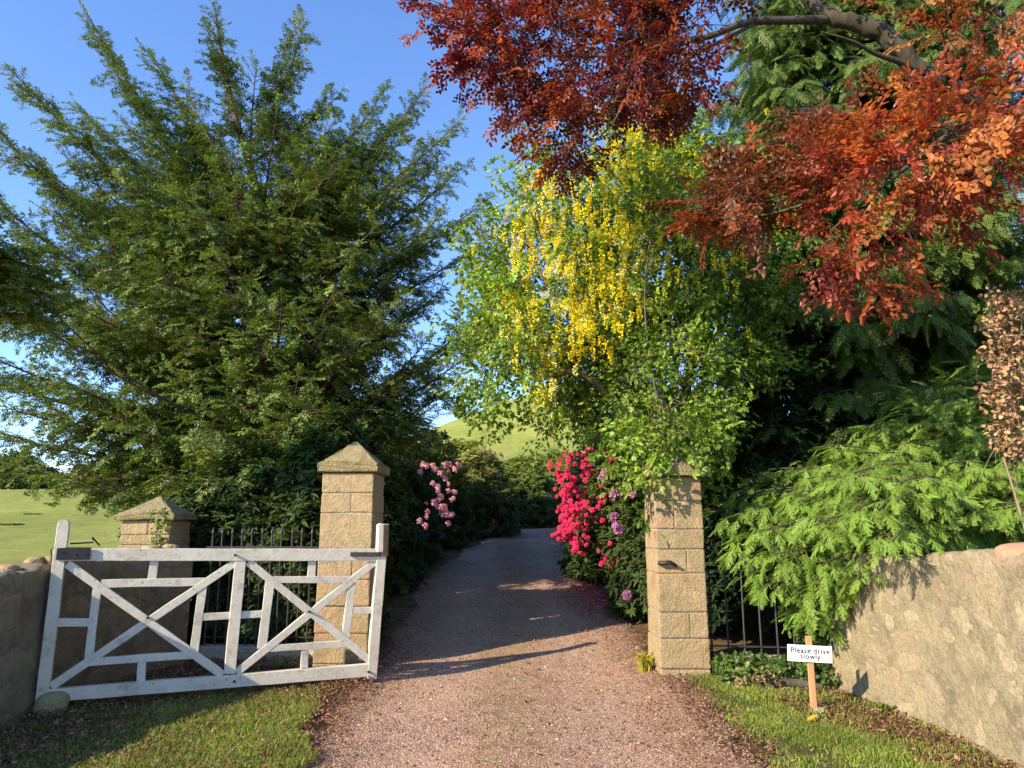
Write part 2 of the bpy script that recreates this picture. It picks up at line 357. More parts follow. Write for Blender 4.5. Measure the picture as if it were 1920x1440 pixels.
pillar('gate_pillar', 'tall stone gate pillar with pointed mossy cap behind the end of the white gate', (-1.485, 8.0), -.565, .58, R(-2),
       [885, 924, 961, 1030, 1087, 1137, 1188, 1245, 1275], 8.0, [0, .42, 0, .35, 0, .4, 0, 0], .36, .045, .095, 3, pink)
rp, rzs, rm = pillar('gate_pillar', 'squat square gate pillar of buff stone blocks to the right of the drive, leaves hanging over its cap', (1.475, 7.75), .50, .53, R(2),
       [893, 939, 992, 1030, 1075, 1148, 1197, 1255, 1285], 7.75, [0, .4, 0, .62, 0, .63, 0, .38], .27, .08, .10, 5, buff)
pillar('wall_pillar', 'low stone pillar with pyramid cap behind the hinge end of the gate', (-3.83, 8.45), -.56, .56, R(0),
       [975, 1003, 1022, 1075, 1130, 1190, 1250, 1270], 8.45, [.45, 0, 0, .5, 0, .4, 0], .27, .055, .06, 8, pink)
# iron latch keeper set in the right pillar
nm = NM(); kp = V3(1.50, 7.735, W(960, 1056, 7.75)[2])
tube(nm, [kp+V3(0, .05, 0), kp+V3(.0, -.03, 0), kp+V3(.10, -.045, .012), kp+V3(.16, -.03, -.02), kp+V3(.17, .03, -.03)], [.02, .022, .02, .016, .012], 8)
tag(nm.build('latch_keeper', 'iron', smooth=True), 'dark iron catch jutting from the fourth course of the right gate pillar', 'latch')

def noise3(p, seed, f):
    r_ = np.random.default_rng(seed); o = 0
    for a in range(5):
        k_ = r_.normal(0, 1, 3)*f*(1.6**a); o = o+np.sin(p@k_+r_.uniform(0, 6.28))/(1.35**a)
    return o/3
def stone_blob(nm, c, size, seed, rot=0, col=(1, 1, 1), lump=.16, sub=3):
    bm = bmesh.new(); bmesh.ops.create_icosphere(bm, subdivisions=sub, radius=1); v = np.array([q.co for q in bm.verts]); f = np.array([[x.index for x in q.verts] for q in bm.faces]); bm.free()
    v = np.sign(v)*np.abs(v)**.72; v = v*(1+lump*noise3(v, seed, 1.3))[:, None]*np.array(size)
    ca, sa = math.cos(rot), math.sin(rot); v = v@np.array([[ca, sa, 0], [-sa, ca, 0], [0, 0, 1]]); nm.add(v+np.asarray(c), f, col)
def wall(name, label, path, top, thick, side, mat, copemat, seed, cope):
    """path: (x,y) points along the visible face; side=+1 puts the thickness to the left of travel"""
    e = empty(name, (*path[len(path)//2], Hs(*path[len(path)//2])), label, 'stone wall')
    P = catmull(np.array([(x, y, 0) for x, y in path]), 12)[:, :2]; seg = np.r_[0, np.cumsum(np.linalg.norm(np.diff(P, axis=0), axis=1))]
    n = int(seg[-1]/.035); s = np.linspace(0, seg[-1], n); px = np.interp(s, seg, P[:, 0]); py = np.interp(s, seg, P[:, 1])
    t = unit(np.stack([np.gradient(px), np.gradient(py)], 1)); nr = np.stack([-t[:, 1], t[:, 0]], 1)*side
    zt = np.interp(s/seg[-1], *zip(*top)) if isinstance(top, list) else s*0+top
    zt = zt+.014*np.sin(s*5)+.012*np.sin(s*13)+.01*np.sin(s*31); zb = H(px, py)-.15
    # face, top, back as one ribbon with rounded shoulders
    prof = [(0, q) for q in np.linspace(0, .955, 40)]+[(.006, .98), (.02, .993), (.06, 1)]+[(a, 1) for a in np.linspace(.2, thick-.06, 6)]+[(thick-.02, .98), (thick, .95)]+[(thick, q) for q in np.linspace(.9, 0, 10)]
    off = np.array([q[0] for q in prof]); hz = np.array([q[1] for q in prof])
    g = np.stack([px[:, None]+nr[:, :1]*off, py[:, None]+nr[:, 1:]*off, zb[:, None]+(zt-zb)[:, None]*hz], -1)
    flat = g.reshape(-1, 3); dn = noise3(flat, seed, 3.0)*.006+noise3(flat, seed+1, 14)*.006+noise3(flat, seed+2, 30)*.003
    sg = np.where(off < thick/2, -1, 1)[None, :, None]*np.ones((n, 1, 1))
    g = g+np.concatenate([np.repeat(nr[:, None], len(off), 1), np.zeros((n, len(off), 1))], -1)*sg*dn.reshape(n, -1, 1)
    m = len(off); i = (np.arange(n-1)[:, None]*m+np.arange(m-1)[None]).ravel(); f = np.stack([i, i+m, i+m+1, i+1], 1)
    if side < 0: f = f[:, ::-1]
    nm = NM(); nm.add(g.reshape(-1, 3), f)
    for q, rev in ((0, 1), (n-1, 0)):
        nm.add(np.vstack([g[q], g[q].mean(0)]), [[k_, (k_+1) % m, m] for k_ in range(m)])
    nm.build('wall_body', mat, e, True)
    r_ = np.random.default_rng(seed+5); nm = NM(); q = .05
    while q < seg[-1]:
        if r_.random() < cope[0]:
            sz = r_.uniform(cope[1], cope[2]); i = min(n-1, int(q/seg[-1]*n)); o = r_.uniform(.12, thick-.1)
            c = V3(px[i]+nr[i, 0]*o, py[i]+nr[i, 1]*o, zt[i]+sz*.05); w_ = r_.random(); co_ = (1, 1-.28*w_, 1-.4*w_)
            stone_blob(nm, c, (sz, sz*r_.uniform(.8, 1.2), sz*r_.uniform(.5, .8)), int(r_.integers(1e6)), r_.uniform(0, 3), co_)
            q += sz*1.6
        else: q += .1
    if nm.n: nm.build('coping', copemat, e, True)
    return e, px, py, zt
k = stone_mat('mossy_coping', [(.28, .2, .12), (.38, .3, .17), (.42, .26, .17)], .9); M['cope'] = k  # lichen and moss on top
M['cope2'] = stone_mat('pink_coping', [(.44, .27, .19), (.5, .36, .25), (.42, .3, .2)], .15)
rw, rwx, rwy, rwz = wall('stone_wall', 'sunlit buff rendered rubble wall on the right with the bush spilling over it', [(3.5, -1), (3.42, 2.5), (3.33, 4.6), (3.29, 5.4), (3.24, 6.2), (3.14, 6.8), (3.02, 7.55)],
     [(0, 1.5), (.55, 1.46), (.75, 1.42), (.85, 1.37), (1, 1.35)], .42, -1, 'rubble', 'cope2', 21, (.12, .06, .09))
nm = NM(); stone_blob(nm, (3.5, 5.15, 1.40), (.19, .17, .09), 44, .3, (1, .68, .56)); stone_blob(nm, (3.52, 4.75, 1.42), (.16, .19, .07), 45, 1, (1, .8, .68)); nm.build('coping', 'cope2', rw, True)
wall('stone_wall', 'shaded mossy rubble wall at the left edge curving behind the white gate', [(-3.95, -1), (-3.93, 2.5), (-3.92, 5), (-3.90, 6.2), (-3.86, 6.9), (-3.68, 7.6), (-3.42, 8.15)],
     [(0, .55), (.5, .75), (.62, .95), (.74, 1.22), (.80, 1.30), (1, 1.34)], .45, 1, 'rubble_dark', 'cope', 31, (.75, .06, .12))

# ------------------------------------------------------------------ railings
def railing(label, a, b, top, n, seed):
    a, b = np.array(a), np.array(b); e = empty('iron_railing', (*((a+b)/2), Hs(*((a+b)/2))), label, 'railing')
    t = b-a; L = np.linalg.norm(t); ang = math.atan2(t[1], t[0]); mid = (a+b)/2; z0 = Hs(*mid)
    m4 = Matrix.Translation((mid[0], mid[1], 0)) @ Matrix.Rotation(ang, 4, 'Z')
    bm = bmesh.new(); bx(bm, 0, 0, z0+.05, L, .26, .26, m4, .02); bm_obj('kerb', bm, 'mortar', e)
    for q, z_ in enumerate((top, z0+.27)):
        bm = bmesh.new(); bx(bm, 0, 0, z_, L, .042, .012, m4); bm_obj('rail', bm, 'rail', e)
    for i in range(n):
        x = -L/2+L*(i+.5)/n; nm = NM(); p = m4 @ Vector((x, 0, 0)); lean = rng.normal(0, .004)
        h = top+(.13 if seed == 1 else .0)
        tube(nm, [(p.x, p.y, z0+.1), (p.x+lean, p.y, top), (p.x+lean, p.y, h)], [.0105, .0105, .0105 if seed != 1 else .009], 6)
        if seed == 1: tube(nm, [(p.x+lean, p.y, h), (p.x+lean, p.y, h+.03), (p.x+lean, p.y, h+.085)], [.01, .017, .002], 6)
        nm.build('bar', 'rail', e)
railing('black iron railing half hidden behind the white gate, left of the drive', (-3.42, 8.5), (-2.07, 8.45), 1.40, 12, 1)
railing('grey iron railing between the right gate pillar and the ivy covered wall end', (2.0, 8.1), (3.15, 7.95), 1.17, 7, 2)

# ------------------------------------------------------------------ gate
GA = V3(-3.81, 6.42, 0); GB = V3(-1.355, 7.5, 0); gd = unit(GB-GA); gn = V3(gd[1], -gd[0], 0)
def GP(zx, zy):                      # a point of the gate's own plane
    r = ray(zx/2.526, 880+zy/2.526); t = np.dot(GA-EYE, gn)/np.dot(r, gn); return EYE+r*t
gate = empty('field_gate', (*GA[:2], Hs(*GA[:2])), 'white painted timber gate with two crossed panels standing open left of the drive', 'gate')
def gbar(name, a, b, wz, depth, ext=0, par=None, mat='white', off=0.0, wiggle=.0012, round_top=False):
    A, B = GP(*a), GP(*b); t = unit(B-A); A = A-t*ext; B = B+t*ext; up = np.cross(t, gn); sc = np.linalg.norm(GP(a[0], a[1])-GP(a[0]+10, a[1]))/10 if abs(t[2]) > .5 else np.linalg.norm(GP(a[0], a[1])-GP(a[0], a[1]+10))/10
    sc2 = np.linalg.norm(GP(b[0], b[1])-GP(b[0], b[1]+10))/10 if abs(t[2]) <= .5 else sc
    if .2 < abs(t[2]) < .9: sc = sc2 = np.linalg.norm(GP(*a)-GP(a[0], a[1]+10))/10
    L = np.linalg.norm(B-A); n = max(3, int(L/.06)); s = np.linspace(0, 1, n); w_ = (sc+(sc2-sc)*s)*wz/2
    q = rng.uniform(0, 6, 4); wv = wiggle*(np.sin(s*L*9+q[0])+.5*np.sin(s*L*23+q[1])); wn = wiggle*.6*np.sin(s*L*14+q[2])
    ctr = A+(B-A)*s[:, None]+up*(wv*.5)[:, None]; w_ = w_*(1+0*s)+wn
    if round_top: w_[-1] *= .45; w_ = np.r_[w_[:-1], w_[-2]*.86, w_[-1]]; ctr = np.vstack([ctr[:-1], ctr[-1]-t*.02, ctr[-1]])
    if round_top: n += 1
    c_ = .07; prof = [(-1+c_, -1), (1-c_, -1), (1, -1+c_), (1, 1-c_), (1-c_, 1), (-1+c_, 1), (-1, 1-c_), (-1, -1+c_)]
    ring = np.array([[ctr[i]+up*w_[i]*x+gn*(depth/2*y+off) for x, y in prof] for i in range(n)]); m = 8
    i = np.arange(n-1)[:, None]*m; j = np.arange(m)[None]; f = np.stack([i+j, i+(j+1) % m, i+m+(j+1) % m, i+m+j], -1).reshape(-1, 4)
    nm = NM(); nm.add(ring.reshape(-1, 3), f)
    for e_ in (0, n-1): nm.add(np.vstack([ring[e_], ring[e_].mean(0)]), [[k_, (k_+1) % m, m] for k_ in range(m)])
    return nm.build(name, mat, par if par is not None else gate)
hp = gbar('hinge_post', (196, 1125), (305, 238), 60, .085, round_top=True)
tr = gbar('top_rail', (310, 404), (1800, 405), 58, .074)
gbar('bottom_rail', (222, 1070), (1760, 948), 60, .076)
gbar('end_post', (1757, 990), (1816, 258), 46, .08)
gbar('middle_post', (1087, 965), (1138, 436), 54, .07)
for a, b, q in (((318, 446), (1052, 972), 38), ((1175, 438), (1752, 905), 36)): gbar('cross_brace', a, b, q, .052)
for a, b, q in (((243, 1028), (1112, 443), 40), ((1120, 962), (1775, 437), 36)): gbar('cross_brace', a, b, q, .048)
for a, b, q in (((480, 541), (968, 532), 38), ((425, 911), (938, 876), 36), ((1285, 522), (1655, 522), 32), ((1265, 848), (1632, 826), 32)): gbar('inner_rail', a, b, q, .043, wiggle=.002)
for a, b, q in (((462, 552), (420, 900), 40), ((962, 545), (918, 862), 40), ((1278, 532), (1240, 848), 42), ((1666, 535), (1634, 805), 36)): gbar('inner_post', a, b, q, .039, wiggle=.002)
for a, b, q in (((731, 432), (719, 524), 42), ((673, 910), (667, 1004), 40), ((1478, 432), (1474, 508), 36), ((1444, 855), (1440, 940), 34)): gbar('tie', a, b, q, .034)
for a, b, q in (((272, 726), (430, 724), 38), ((955, 699), (1098, 692), 34), ((1125, 690), (1258, 684), 34), ((1655, 668), (1782, 667), 30)): gbar('tie', a, b, q, .034)
gbar('latch_upright', (1797, 390), (1800, 262), 26, .10)
lb = gbar('latch_bracket', (1655, 402), (1800, 402), 20, .012, mat='rust', off=.048, wiggle=0)
gbar('bracket_arm', (1818, 410), (1822, 262), 24, .012, par=lb, mat='rust', off=.062, wiggle=0)
gbar('hinge_strap', (272, 400), (432, 398), 56, .012, mat='iron', off=.052, wiggle=.004)
for (zx, zy) in ((300, 390), (360, 400), (410, 402), (210, 1068), (1112, 405), (1108, 1000), (1795, 402), (1740, 955), (700, 700), (1461, 672)):
    q = GP(zx, zy); nm = NM(); tube(nm, [q+gn*.02, q+gn*.062], .011, 8); nm.build('bolt', 'iron', gate)
nm = NM(); tube(nm, [GP(330, 352)+gn*-.02, GP(442, 346)-gn*.02, GP(436, 322)-gn*.02, GP(472, 362)-gn*.02], .008, 6)
tube(nm, [GP(245, 480)-gn*.06, GP(235, 380)-gn*.07, GP(262, 362)-gn*.03], .005, 6); nm.build('latch_rod', 'iron', gate)
gbar('hinge_plate', (196, 820), (205, 640), 42, .02, mat='iron', off=-.07, wiggle=0); gbar('hinge_plate', (180, 1085), (183, 1022), 20, .03, mat='iron', off=-.03, wiggle=0)
nm = NM(); p = GP(238, 1168); p[2] = Hs(p[0], p[1])+.1; stone_blob(nm, p+gn*.02, (.13, .11, .1), 9, .4, (.8, .9, .7)); tag(nm.build('rock', 'cope', smooth=True), 'greenish boulder under the foot of the gate hinge post', 'rock')

# ------------------------------------------------------------------ sign
sp = W(1528, 1340, 6.6); sp[2] = Hs(sp[0], sp[1]); bz = W(1525, 1225, 6.6)[2]
sg = empty('sign', sp, 'small white sign reading Please drive slowly on a raw timber stake', 'sign')
bm = bmesh.new(); bx(bm, sp[0]-.005, sp[1], (sp[2]-.1+bz+.14)/2, .05, .026, bz+.14-sp[2]+.1, None, .003, 1); bm_obj('stake', bm, 'timber', sg)
sm = Matrix.Translation((sp[0]-.012, sp[1]-.02, bz)) @ Matrix.Rotation(R(3), 4, 'Y')
bm = bmesh.new(); bx(bm, 0, 0, 0, .375, .012, .135, sm, .003, 2); bo = bm_obj('board', bm, 'board', sg)
cu = bpy.data.curves.new('lettering', 'FONT'); cu.body = 'Please drive\nslowly'; cu.align_x = 'CENTER'; cu.align_y = 'CENTER'; cu.size = .06; cu.space_line = .76; cu.extrude = .0006; cu.offset = .0009; cu.space_character = 1.12
tmp = bpy.data.objects.new('t', cu); COL.objects.link(tmp); bpy.context.view_layer.update()
me = bpy.data.meshes.new_from_object(tmp.evaluated_get(bpy.context.evaluated_depsgraph_get())); bpy.data.objects.remove(tmp)
me.transform(sm @ Matrix.Translation((0, -.0072, 0)) @ Matrix.Rotation(R(90), 4, 'X')); me.materials.clear(); link('lettering', me, 'ink', bo)
for x, z in ((-.15, -.045), (.15, -.03), (.0, .03)):
    nm = NM(); q = sm @ Vector((x, -.006, z)); tube(nm, [(q.x, q.y, q.z), (q.x, q.y-.004, q.z)], .004, 8); nm.build('screw', 'rail', bo)
nm = NM()
for i in range(4): stone_blob(nm, sp+V3(rng.uniform(-.07, .09), rng.uniform(-.04, .06), .015), (.035, .03, .025), 60+i, i, (.7, .75, .6))
tag(nm.build('packing_stones', 'mortar', smooth=True), 'small pale stones packed round the foot of the sign stake', 'stones')

# ------------------------------------------------------------------ foliage templates: verts, faces, shade
def leafq(o, d_, n_, L, wd, fold=.0, tip=1.0):
    """two-quad leaf from o along d_, normal n_"""
    s_ = unit(np.cross(n_, d_)); n_ = np.cross(d_, s_)
    return [o, o+d_*L*.32+s_*wd+n_*fold*wd, o+d_*L*.72+s_*wd*.8+n_*(fold*wd-.04*L), o+d_*L*tip-n_*.12*L, o+d_*L*.72-s_*wd*.8+n_*(fold*wd-.04*L), o+d_*L*.32-s_*wd+n_*fold*wd, o+d_*L*.5-n_*.02*L]
LF = [[0, 1, 6, 5], [1, 2, 3, 6], [6, 3, 4, 5]]
class TP:
    def __init__(s): s.v, s.f, s.c = [], [], []
    def hexleaf(s, o, d_, n_, L, wd, fold=.25, c=1.):
        k_ = len(s.v); s.v += leafq(o, unit(d_), unit(n_), L, wd, fold); s.f += [[a+k_ for a in q] for q in LF]; s.c += [c]*7
    def dia(s, o, d_, n_, L, wd, c=1.):
        k_ = len(s.v); d_ = unit(d_); s_ = unit(np.cross(n_, d_)); s.v += [o, o+d_*L*.45+s_*wd, o+d_*L, o+d_*L*.45-s_*wd]; s.f.append([k_, k_+1, k_+2, k_+3]); s.c += [c]*4
    def done(s): return np.array(s.v), np.array(s.f), np.array(s.c)
def rr(a, b): return rng.uniform(a, b)
def t_yew():
    t = TP(); pts = []; dr = rr(.05, .35)
    def shoot(o, ang, L, depth):
        n = max(3, int(L/.05)); p = np.array(o, float); a = ang
        for i in range(n):
            dd = V3(math.cos(a), math.sin(a), -dr*(p[0])+rr(-.1, .1)); q = p+unit(dd)*L/n
            for s_ in (-1, 1):
                b = a+s_*rr(.6, 1.15); t.dia(p+rng.normal(0, .008, 3), V3(math.cos(b), math.sin(b), rr(-.6, .5)), V3(rr(-.8, .8), rr(-.8, .8), 1), rr(.04, .07), rr(.009, .015), rr(.8, 1.25)*(1.15 if i > n*.7 else 1))
            if depth and i % 1 == 0 and i < n-1:
                for s_ in (-1, 1):
                    if rr(0, 1) < .62: shoot(q, a+s_*rr(.5, .95), L*(1-i/n)*rr(.35, .6), depth-1)
            p = q; a += rr(-.08, .08)
    shoot((0, 0, 0), 0, .42, 1); return t.done()
def t_frond(fine=1.0):
    t = TP()
    def shoot(o, ang, L, depth, sag):
        n = max(3, int(L/.042)); p = np.array(o, float); a = ang
        for i in range(n):
            z = -sag*(.25+1.3*np.linalg.norm(p[:2])); dd = unit(V3(math.cos(a), math.sin(a), z)); q = p+dd*L/n
            t.dia(p, dd, V3(rr(-.25, .25), rr(-.25, .25), 1), L/n*1.25, .0085, rr(.85, 1.15))
            for s_ in (-1, 1):
                if depth and i < n-1: shoot(q, a+s_*rr(.6, .85), L*(1-i/n)*rr(.38, .5)+.015, depth-1, sag*1.1)
                elif not depth:
                    b = a+s_*.65; t.dia(p, V3(math.cos(b), math.sin(b), z*1.3), V3(rr(-.3, .3), rr(-.3, .3), 1), rr(.028, .045)*fine, .0065, rr(.9, 1.25))
            p = q; a += rr(-.07, .07)
    shoot((0, 0, 0), 0, .42, 1, rr(.7, 1.5)); return t.done()
def t_laburnum():
    t = TP()
    for i in range(9):
        p = V3(i*.035+rr(-.02, .02), rr(-.06, .06), rr(-.06, .05)); a = rr(-2.4, 2.4); hd = V3(math.cos(a), math.sin(a), rr(-.7, .2)); n_ = V3(rr(-.6, .6), rr(-.6, .6), 1)
        o = p+hd*.04
        for b in (-.95, 0, .95): t.hexleaf(o, V3(math.cos(a+b), math.sin(a+b), hd[2]-.3), n_, rr(.045, .065), rr(.012, .017), .2, rr(.8, 1.2))
    return t.done()
def t_raceme():
    t = TP(); L = rr(.16, .26)
    for i in range(34):
        q = i/34; w_ = .042*(1-q*.75); a = rr(0, 6.28); o = V3(math.cos(a)*w_*.4+rr(-.004, .004), math.sin(a)*w_*.4, -q*L)
        t.dia(o, V3(math.cos(a), math.sin(a), rr(-.6, .3)), V3(rr(-1, 1), rr(-1, 1), rr(0, 1)), .03*(1-.5*q)+.01, .014*(1-.4*q), rr(.85, 1.15))
        t.dia(o, V3(math.cos(a+.8), math.sin(a+.8), rr(-.3, .6)), V3(rr(-1, 1), rr(-1, 1), rr(0, 1)), .02*(1-.5*q)+.008, .009*(1-.4*q), rr(.85, 1.15))
    return t.done()
def t_beech():
    t = TP(); n = 11; a = 0; p = V3(0, 0, 0)
    for i in range(n):
        s_ = 1 if i % 2 else -1; b = a+s_*rr(.5, 1.0); t.hexleaf(p+V3(0, 0, rr(-.006, .006)), V3(math.cos(b), math.sin(b), rr(-.5, .12)), V3(rr(-.5, .5), rr(-.5, .5), 1), rr(.06, .085), rr(.017, .025), rr(.1, .45), rr(.75, 1.25))
        if rr(0, 1) < .25:
            q = p.copy(); b = a+s_*rr(.6, .9)
            for j in range(4):
                q = q+V3(math.cos(b), math.sin(b), -.15)*.035; c_ = b+(1 if j % 2 else -1)*rr(.4, .9); t.hexleaf(q, V3(math.cos(c_), math.sin(c_), rr(-.5, .1)), V3(rr(-.5, .5), rr(-.5, .5), 1), rr(.055, .08), rr(.016, .023), rr(.1, .45), rr(.75, 1.25))
        p = p+V3(math.cos(a), math.sin(a), rr(-.2, .05))*.036; a += rr(-.15, .15)
    t.hexleaf(p, V3(1, 0, -.1), V3(0, 0, 1), .075, .02, .2, 1.2); return t.done()
def t_rhodo(L=.13, wd=.021):
    t = TP(); n = 10
    for i in range(n):
        a = i*2.4+rr(-.2, .2); e = rr(-.35, .45); t.hexleaf(V3(rr(-.01, .01), rr(-.01, .01), rr(-.07, .01)), V3(math.cos(a), math.sin(a), e), V3(-math.cos(a)*e+rr(-.2, .2), -math.sin(a)*e, 1), L*rr(.75, 1.1), wd*rr(.85, 1.1), .3, rr(.8, 1.2))
    return t.done()
def t_truss():
    t = TP()
    for i in range(15):
        a = i*2.4; q = i/15; el = 1.45-1.5*q; d_ = V3(math.cos(a)*math.cos(el), math.sin(a)*math.cos(el), math.sin(el)); o = d_*.045
        u_ = unit(np.cross(d_, V3(.3, .2, 1))); w_ = np.cross(d_, u_)
        for j in range(5):
            b = j*1.2566+i; pd = u_*math.cos(b)+w_*math.sin(b); t.dia(o, pd+d_*.7, d_, .036, .013, rr(.8, 1.2))
    return t.done()
def t_broad(L=.06, wd=.024, n=10, sp=.09):
    t = TP()
    for i in range(n): t.hexleaf(V3(rr(-sp, sp), rr(-sp, sp), rr(-sp, sp)*.7), unit(rng.normal(0, 1, 3)+V3(.6, 0, -.5)), unit(rng.normal(0, .5, 3)+V3(0, 0, 1)), L*rr(.7, 1.15), wd*rr(.8, 1.1), .2, rr(.75, 1.25))
    return t.done()
def t_fine():
    t = TP(); sag = rr(.5, 1.5); asym = rr(.7, 1.3)
    def shoot(o, ang, L, depth):
        n = max(3, int(L/(.03 if depth else .017))); p = np.array(o, float); a = ang
        for i in range(n):
            z = -sag*(.2+1.5*np.linalg.norm(p[:2])); q = p+unit(V3(math.cos(a), math.sin(a), z))*L/n; t.dia(p, q-p, V3(rr(-.4, .4), rr(-.4, .4), 1), L/n*1.3, .0055, rr(.85, 1.15))
            for s_ in (-1, 1):
                if depth:
                    if i < n-1: shoot(q, a+s_*rr(.5, .9), L*(1-i/n)*rr(.25, .5)*(asym if s_ > 0 else 1)+.02, depth-1)
                else:
                    b = a+s_*rr(.4, .8); t.dia(p, V3(math.cos(b), math.sin(b), z*1.2+rr(-.3, .2)), V3(rr(-.6, .6), rr(-.6, .6), 1), rr(.016, .032)*(1-.4*i/n), .0045, rr(.8, 1.3))
            p = q; a += rr(-.13, .13)
    shoot((0, 0, 0), 0, rr(.34, .46), 1); return t.done()
T = dict(fine=[t_fine() for _ in range(10)], yew=[t_yew() for _ in range(8)], frond=[t_frond() for _ in range(7)], lab=[t_laburnum() for _ in range(8)], rac=[t_raceme() for _ in range(6)],
         beech=[t_beech() for _ in range(9)], rho=[t_rhodo() for _ in range(6)], truss=[t_truss() for _ in range(4)], broad=[t_broad() for _ in range(8)],
         small=[t_broad(.035, .013, 14, .08) for _ in range(6)], ivy=[t_broad(.055, .03, 7, .06) for _ in range(6)], bigrho=[t_rhodo(.17, .026) for _ in range(5)])

def place(nm, kind, P, X, U, S, C, r_=None):
    """instances of a template: positions, axis, up hint, scale, colour"""
    P = np.asarray(P, float); n = len(P)
    if not n: return
    X = unit(X); U = np.broadcast_to(np.asarray(U, float), (n, 3)); Yv = unit(np.cross(U, X)); Z = np.cross(X, Yv)
    S = np.broadcast_to(np.asarray(S, float), (n,)); C = np.broadcast_to(np.asarray(C, float), (n, 3)); ks = rng.integers(0, len(T[kind]), n)
    for k_, (tv, tf, tc) in enumerate(T[kind]):
        i = np.where(ks == k_)[0]
        if not len(i): continue
        B = np.stack([X[i], Yv[i], Z[i]], 1)                      # rows = axes
        v = np.einsum('vk,nkj->nvj', tv, B)*S[i, None, None]+P[i, None]
        f = tf[None]+(np.arange(len(i))*len(tv))[:, None, None]
        c = C[i, None]*tc[None, :, None]; nm.add(v.reshape(-1, 3), f.reshape(-1, tf.shape[1]), c.reshape(-1, 3))
def rdir(n, up=0.0): a = rng.normal(0, 1, (n, 3)); a[:, 2] += up; return unit(a)
def cvar(base, n, s=.14, tipcol=None, tp=.0):
    b = np.array(base)*(1+rng.normal(0, s, (n, 1))).clip(.5, 1.7)*(1+rng.normal(0, s*.35, (n, 3)))
    if tipcol is not None:
        m = (rng.random(n) < tp)[:, None]; b = np.where(m, np.array(tipcol)*(1+rng.normal(0, s, (n, 1))), b)
    return b.clip(0.001, 1)

def at_t(pl, t):
    s = np.linspace(0, 1, len(pl)); return np.stack([np.interp(t, s, pl[:, i]) for i in range(3)], -1)
# boughs covered with sprays: the conifers
def conifer_bough(leaf, wood, kind, a, tip, r0, dens, wid, col, tipcol, sag=.12, scale=1.0, bare=.18, side_droop=-.25, up=.25, trimY=None):
    a, tip = np.asarray(a, float), np.asarray(tip, float); L = np.linalg.norm(tip-a); mid = (a+tip)/2+V3(0, 0, -sag*L)+rng.normal(0, .03*L, 3)
    pl = bez(a, mid, tip, 12); tube(wood, pl, np.linspace(r0, .006, 12), 6); tan = unit(np.gradient(pl, axis=0))
    ns = int(L*dens); P, X, S, C, U = [], [], [], [], []
    for q in range(ns):
        t = bare+(1-bare)*(q+rr(0, 1))/ns; p = at_t(pl, t); tg = at_t(tan, t); l2 = wid*(1-t)**.6*rr(.5, 1.25)+(.22 if kind == 'yew' else .15)
        sd = unit(np.cross(tg, V3(0, 0, 1))+1e-6)*(1 if q % 2 else -1); dd = unit(sd*rr(.5, 1.1)+tg*rr(.35, 1.0)+V3(0, 0, rr(side_droop, up)))
        e = p+dd*l2+V3(0, 0, -.12*l2*l2); m2 = (p+e)/2+V3(0, 0, .05*l2)
        if l2 > .25: tube(wood, bez(p, m2, e, 4), np.array([.011, .008, .005, .003])*(.45 if kind == 'fine' else 1), 3, cap=False)
        k_ = max(1, int(l2/.15))
        for j in range(k_):
            u = (j+.6)/k_; pp = bez(p, m2, e, 3)[1] if k_ == 1 else p+(e-p)*u+V3(0, 0, .05*l2*4*u*(1-u))
            for s_ in ((-1, 1) if j < k_-1 else (0,)):
                x = unit(dd+s_*np.cross(dd, V3(0, 0, 1))*rr(.5, 1.1)+V3(0, 0, rr(side_droop-.25, .25))+rng.normal(0, .22 if kind == 'yew' else .12, 3))
                P.append(pp); X.append(x); S.append(scale*rr(.7, 1.15)*(.75+.35*(1-t))); C.append(t); U.append(V3(*rng.normal(0, .35, 2), 1))
    P.append(tip-unit(tip-mid)*.1); X.append(unit(tip-mid)); S.append(scale*.8); C.append(1); U.append(V3(0, 0, 1))
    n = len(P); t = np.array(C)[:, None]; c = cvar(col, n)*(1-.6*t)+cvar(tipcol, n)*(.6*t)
    place(leaf, kind, P, np.array(X), np.array(U), S, c)

# ---------- the yew
yew = empty('yew_tree', (-4.3, 13.0, Hs(-4.3, 13.0)), 'big spreading dark green yew with upswept feathery boughs behind the left pillar', 'tree')
wood, leaf = NM(), NM(); B0 = V3(-4.3, 13.0, Hs(-4.3, 13.0)-.1); K = 1.16
trk = catmull([B0, B0+V3(.05, 0, 1.5), B0+V3(.0, .05, 3), W(480, 560, 11.3*K), W(490, 400, 11.4*K), W(430, 180, 11.5*K), W(405, 30, 11.5*K)], 6)
tube(wood, trk, np.interp(np.linspace(0, 1, len(trk)), [0, .15, .5, 1], [.26, .19, .13, .01]), 10)
tube(wood, catmull([trk[8], W(430, 620, 11.0*K), W(440, 500, 10.9*K), W(360, 380, 11*K)], 5), np.linspace(.11, .02, 16), 8)
yc, yt = (.036, .070, .022), (.235, .305, .058)  # inner needles darkened and tips lightened, painting shaded gaps and sunlit clumps
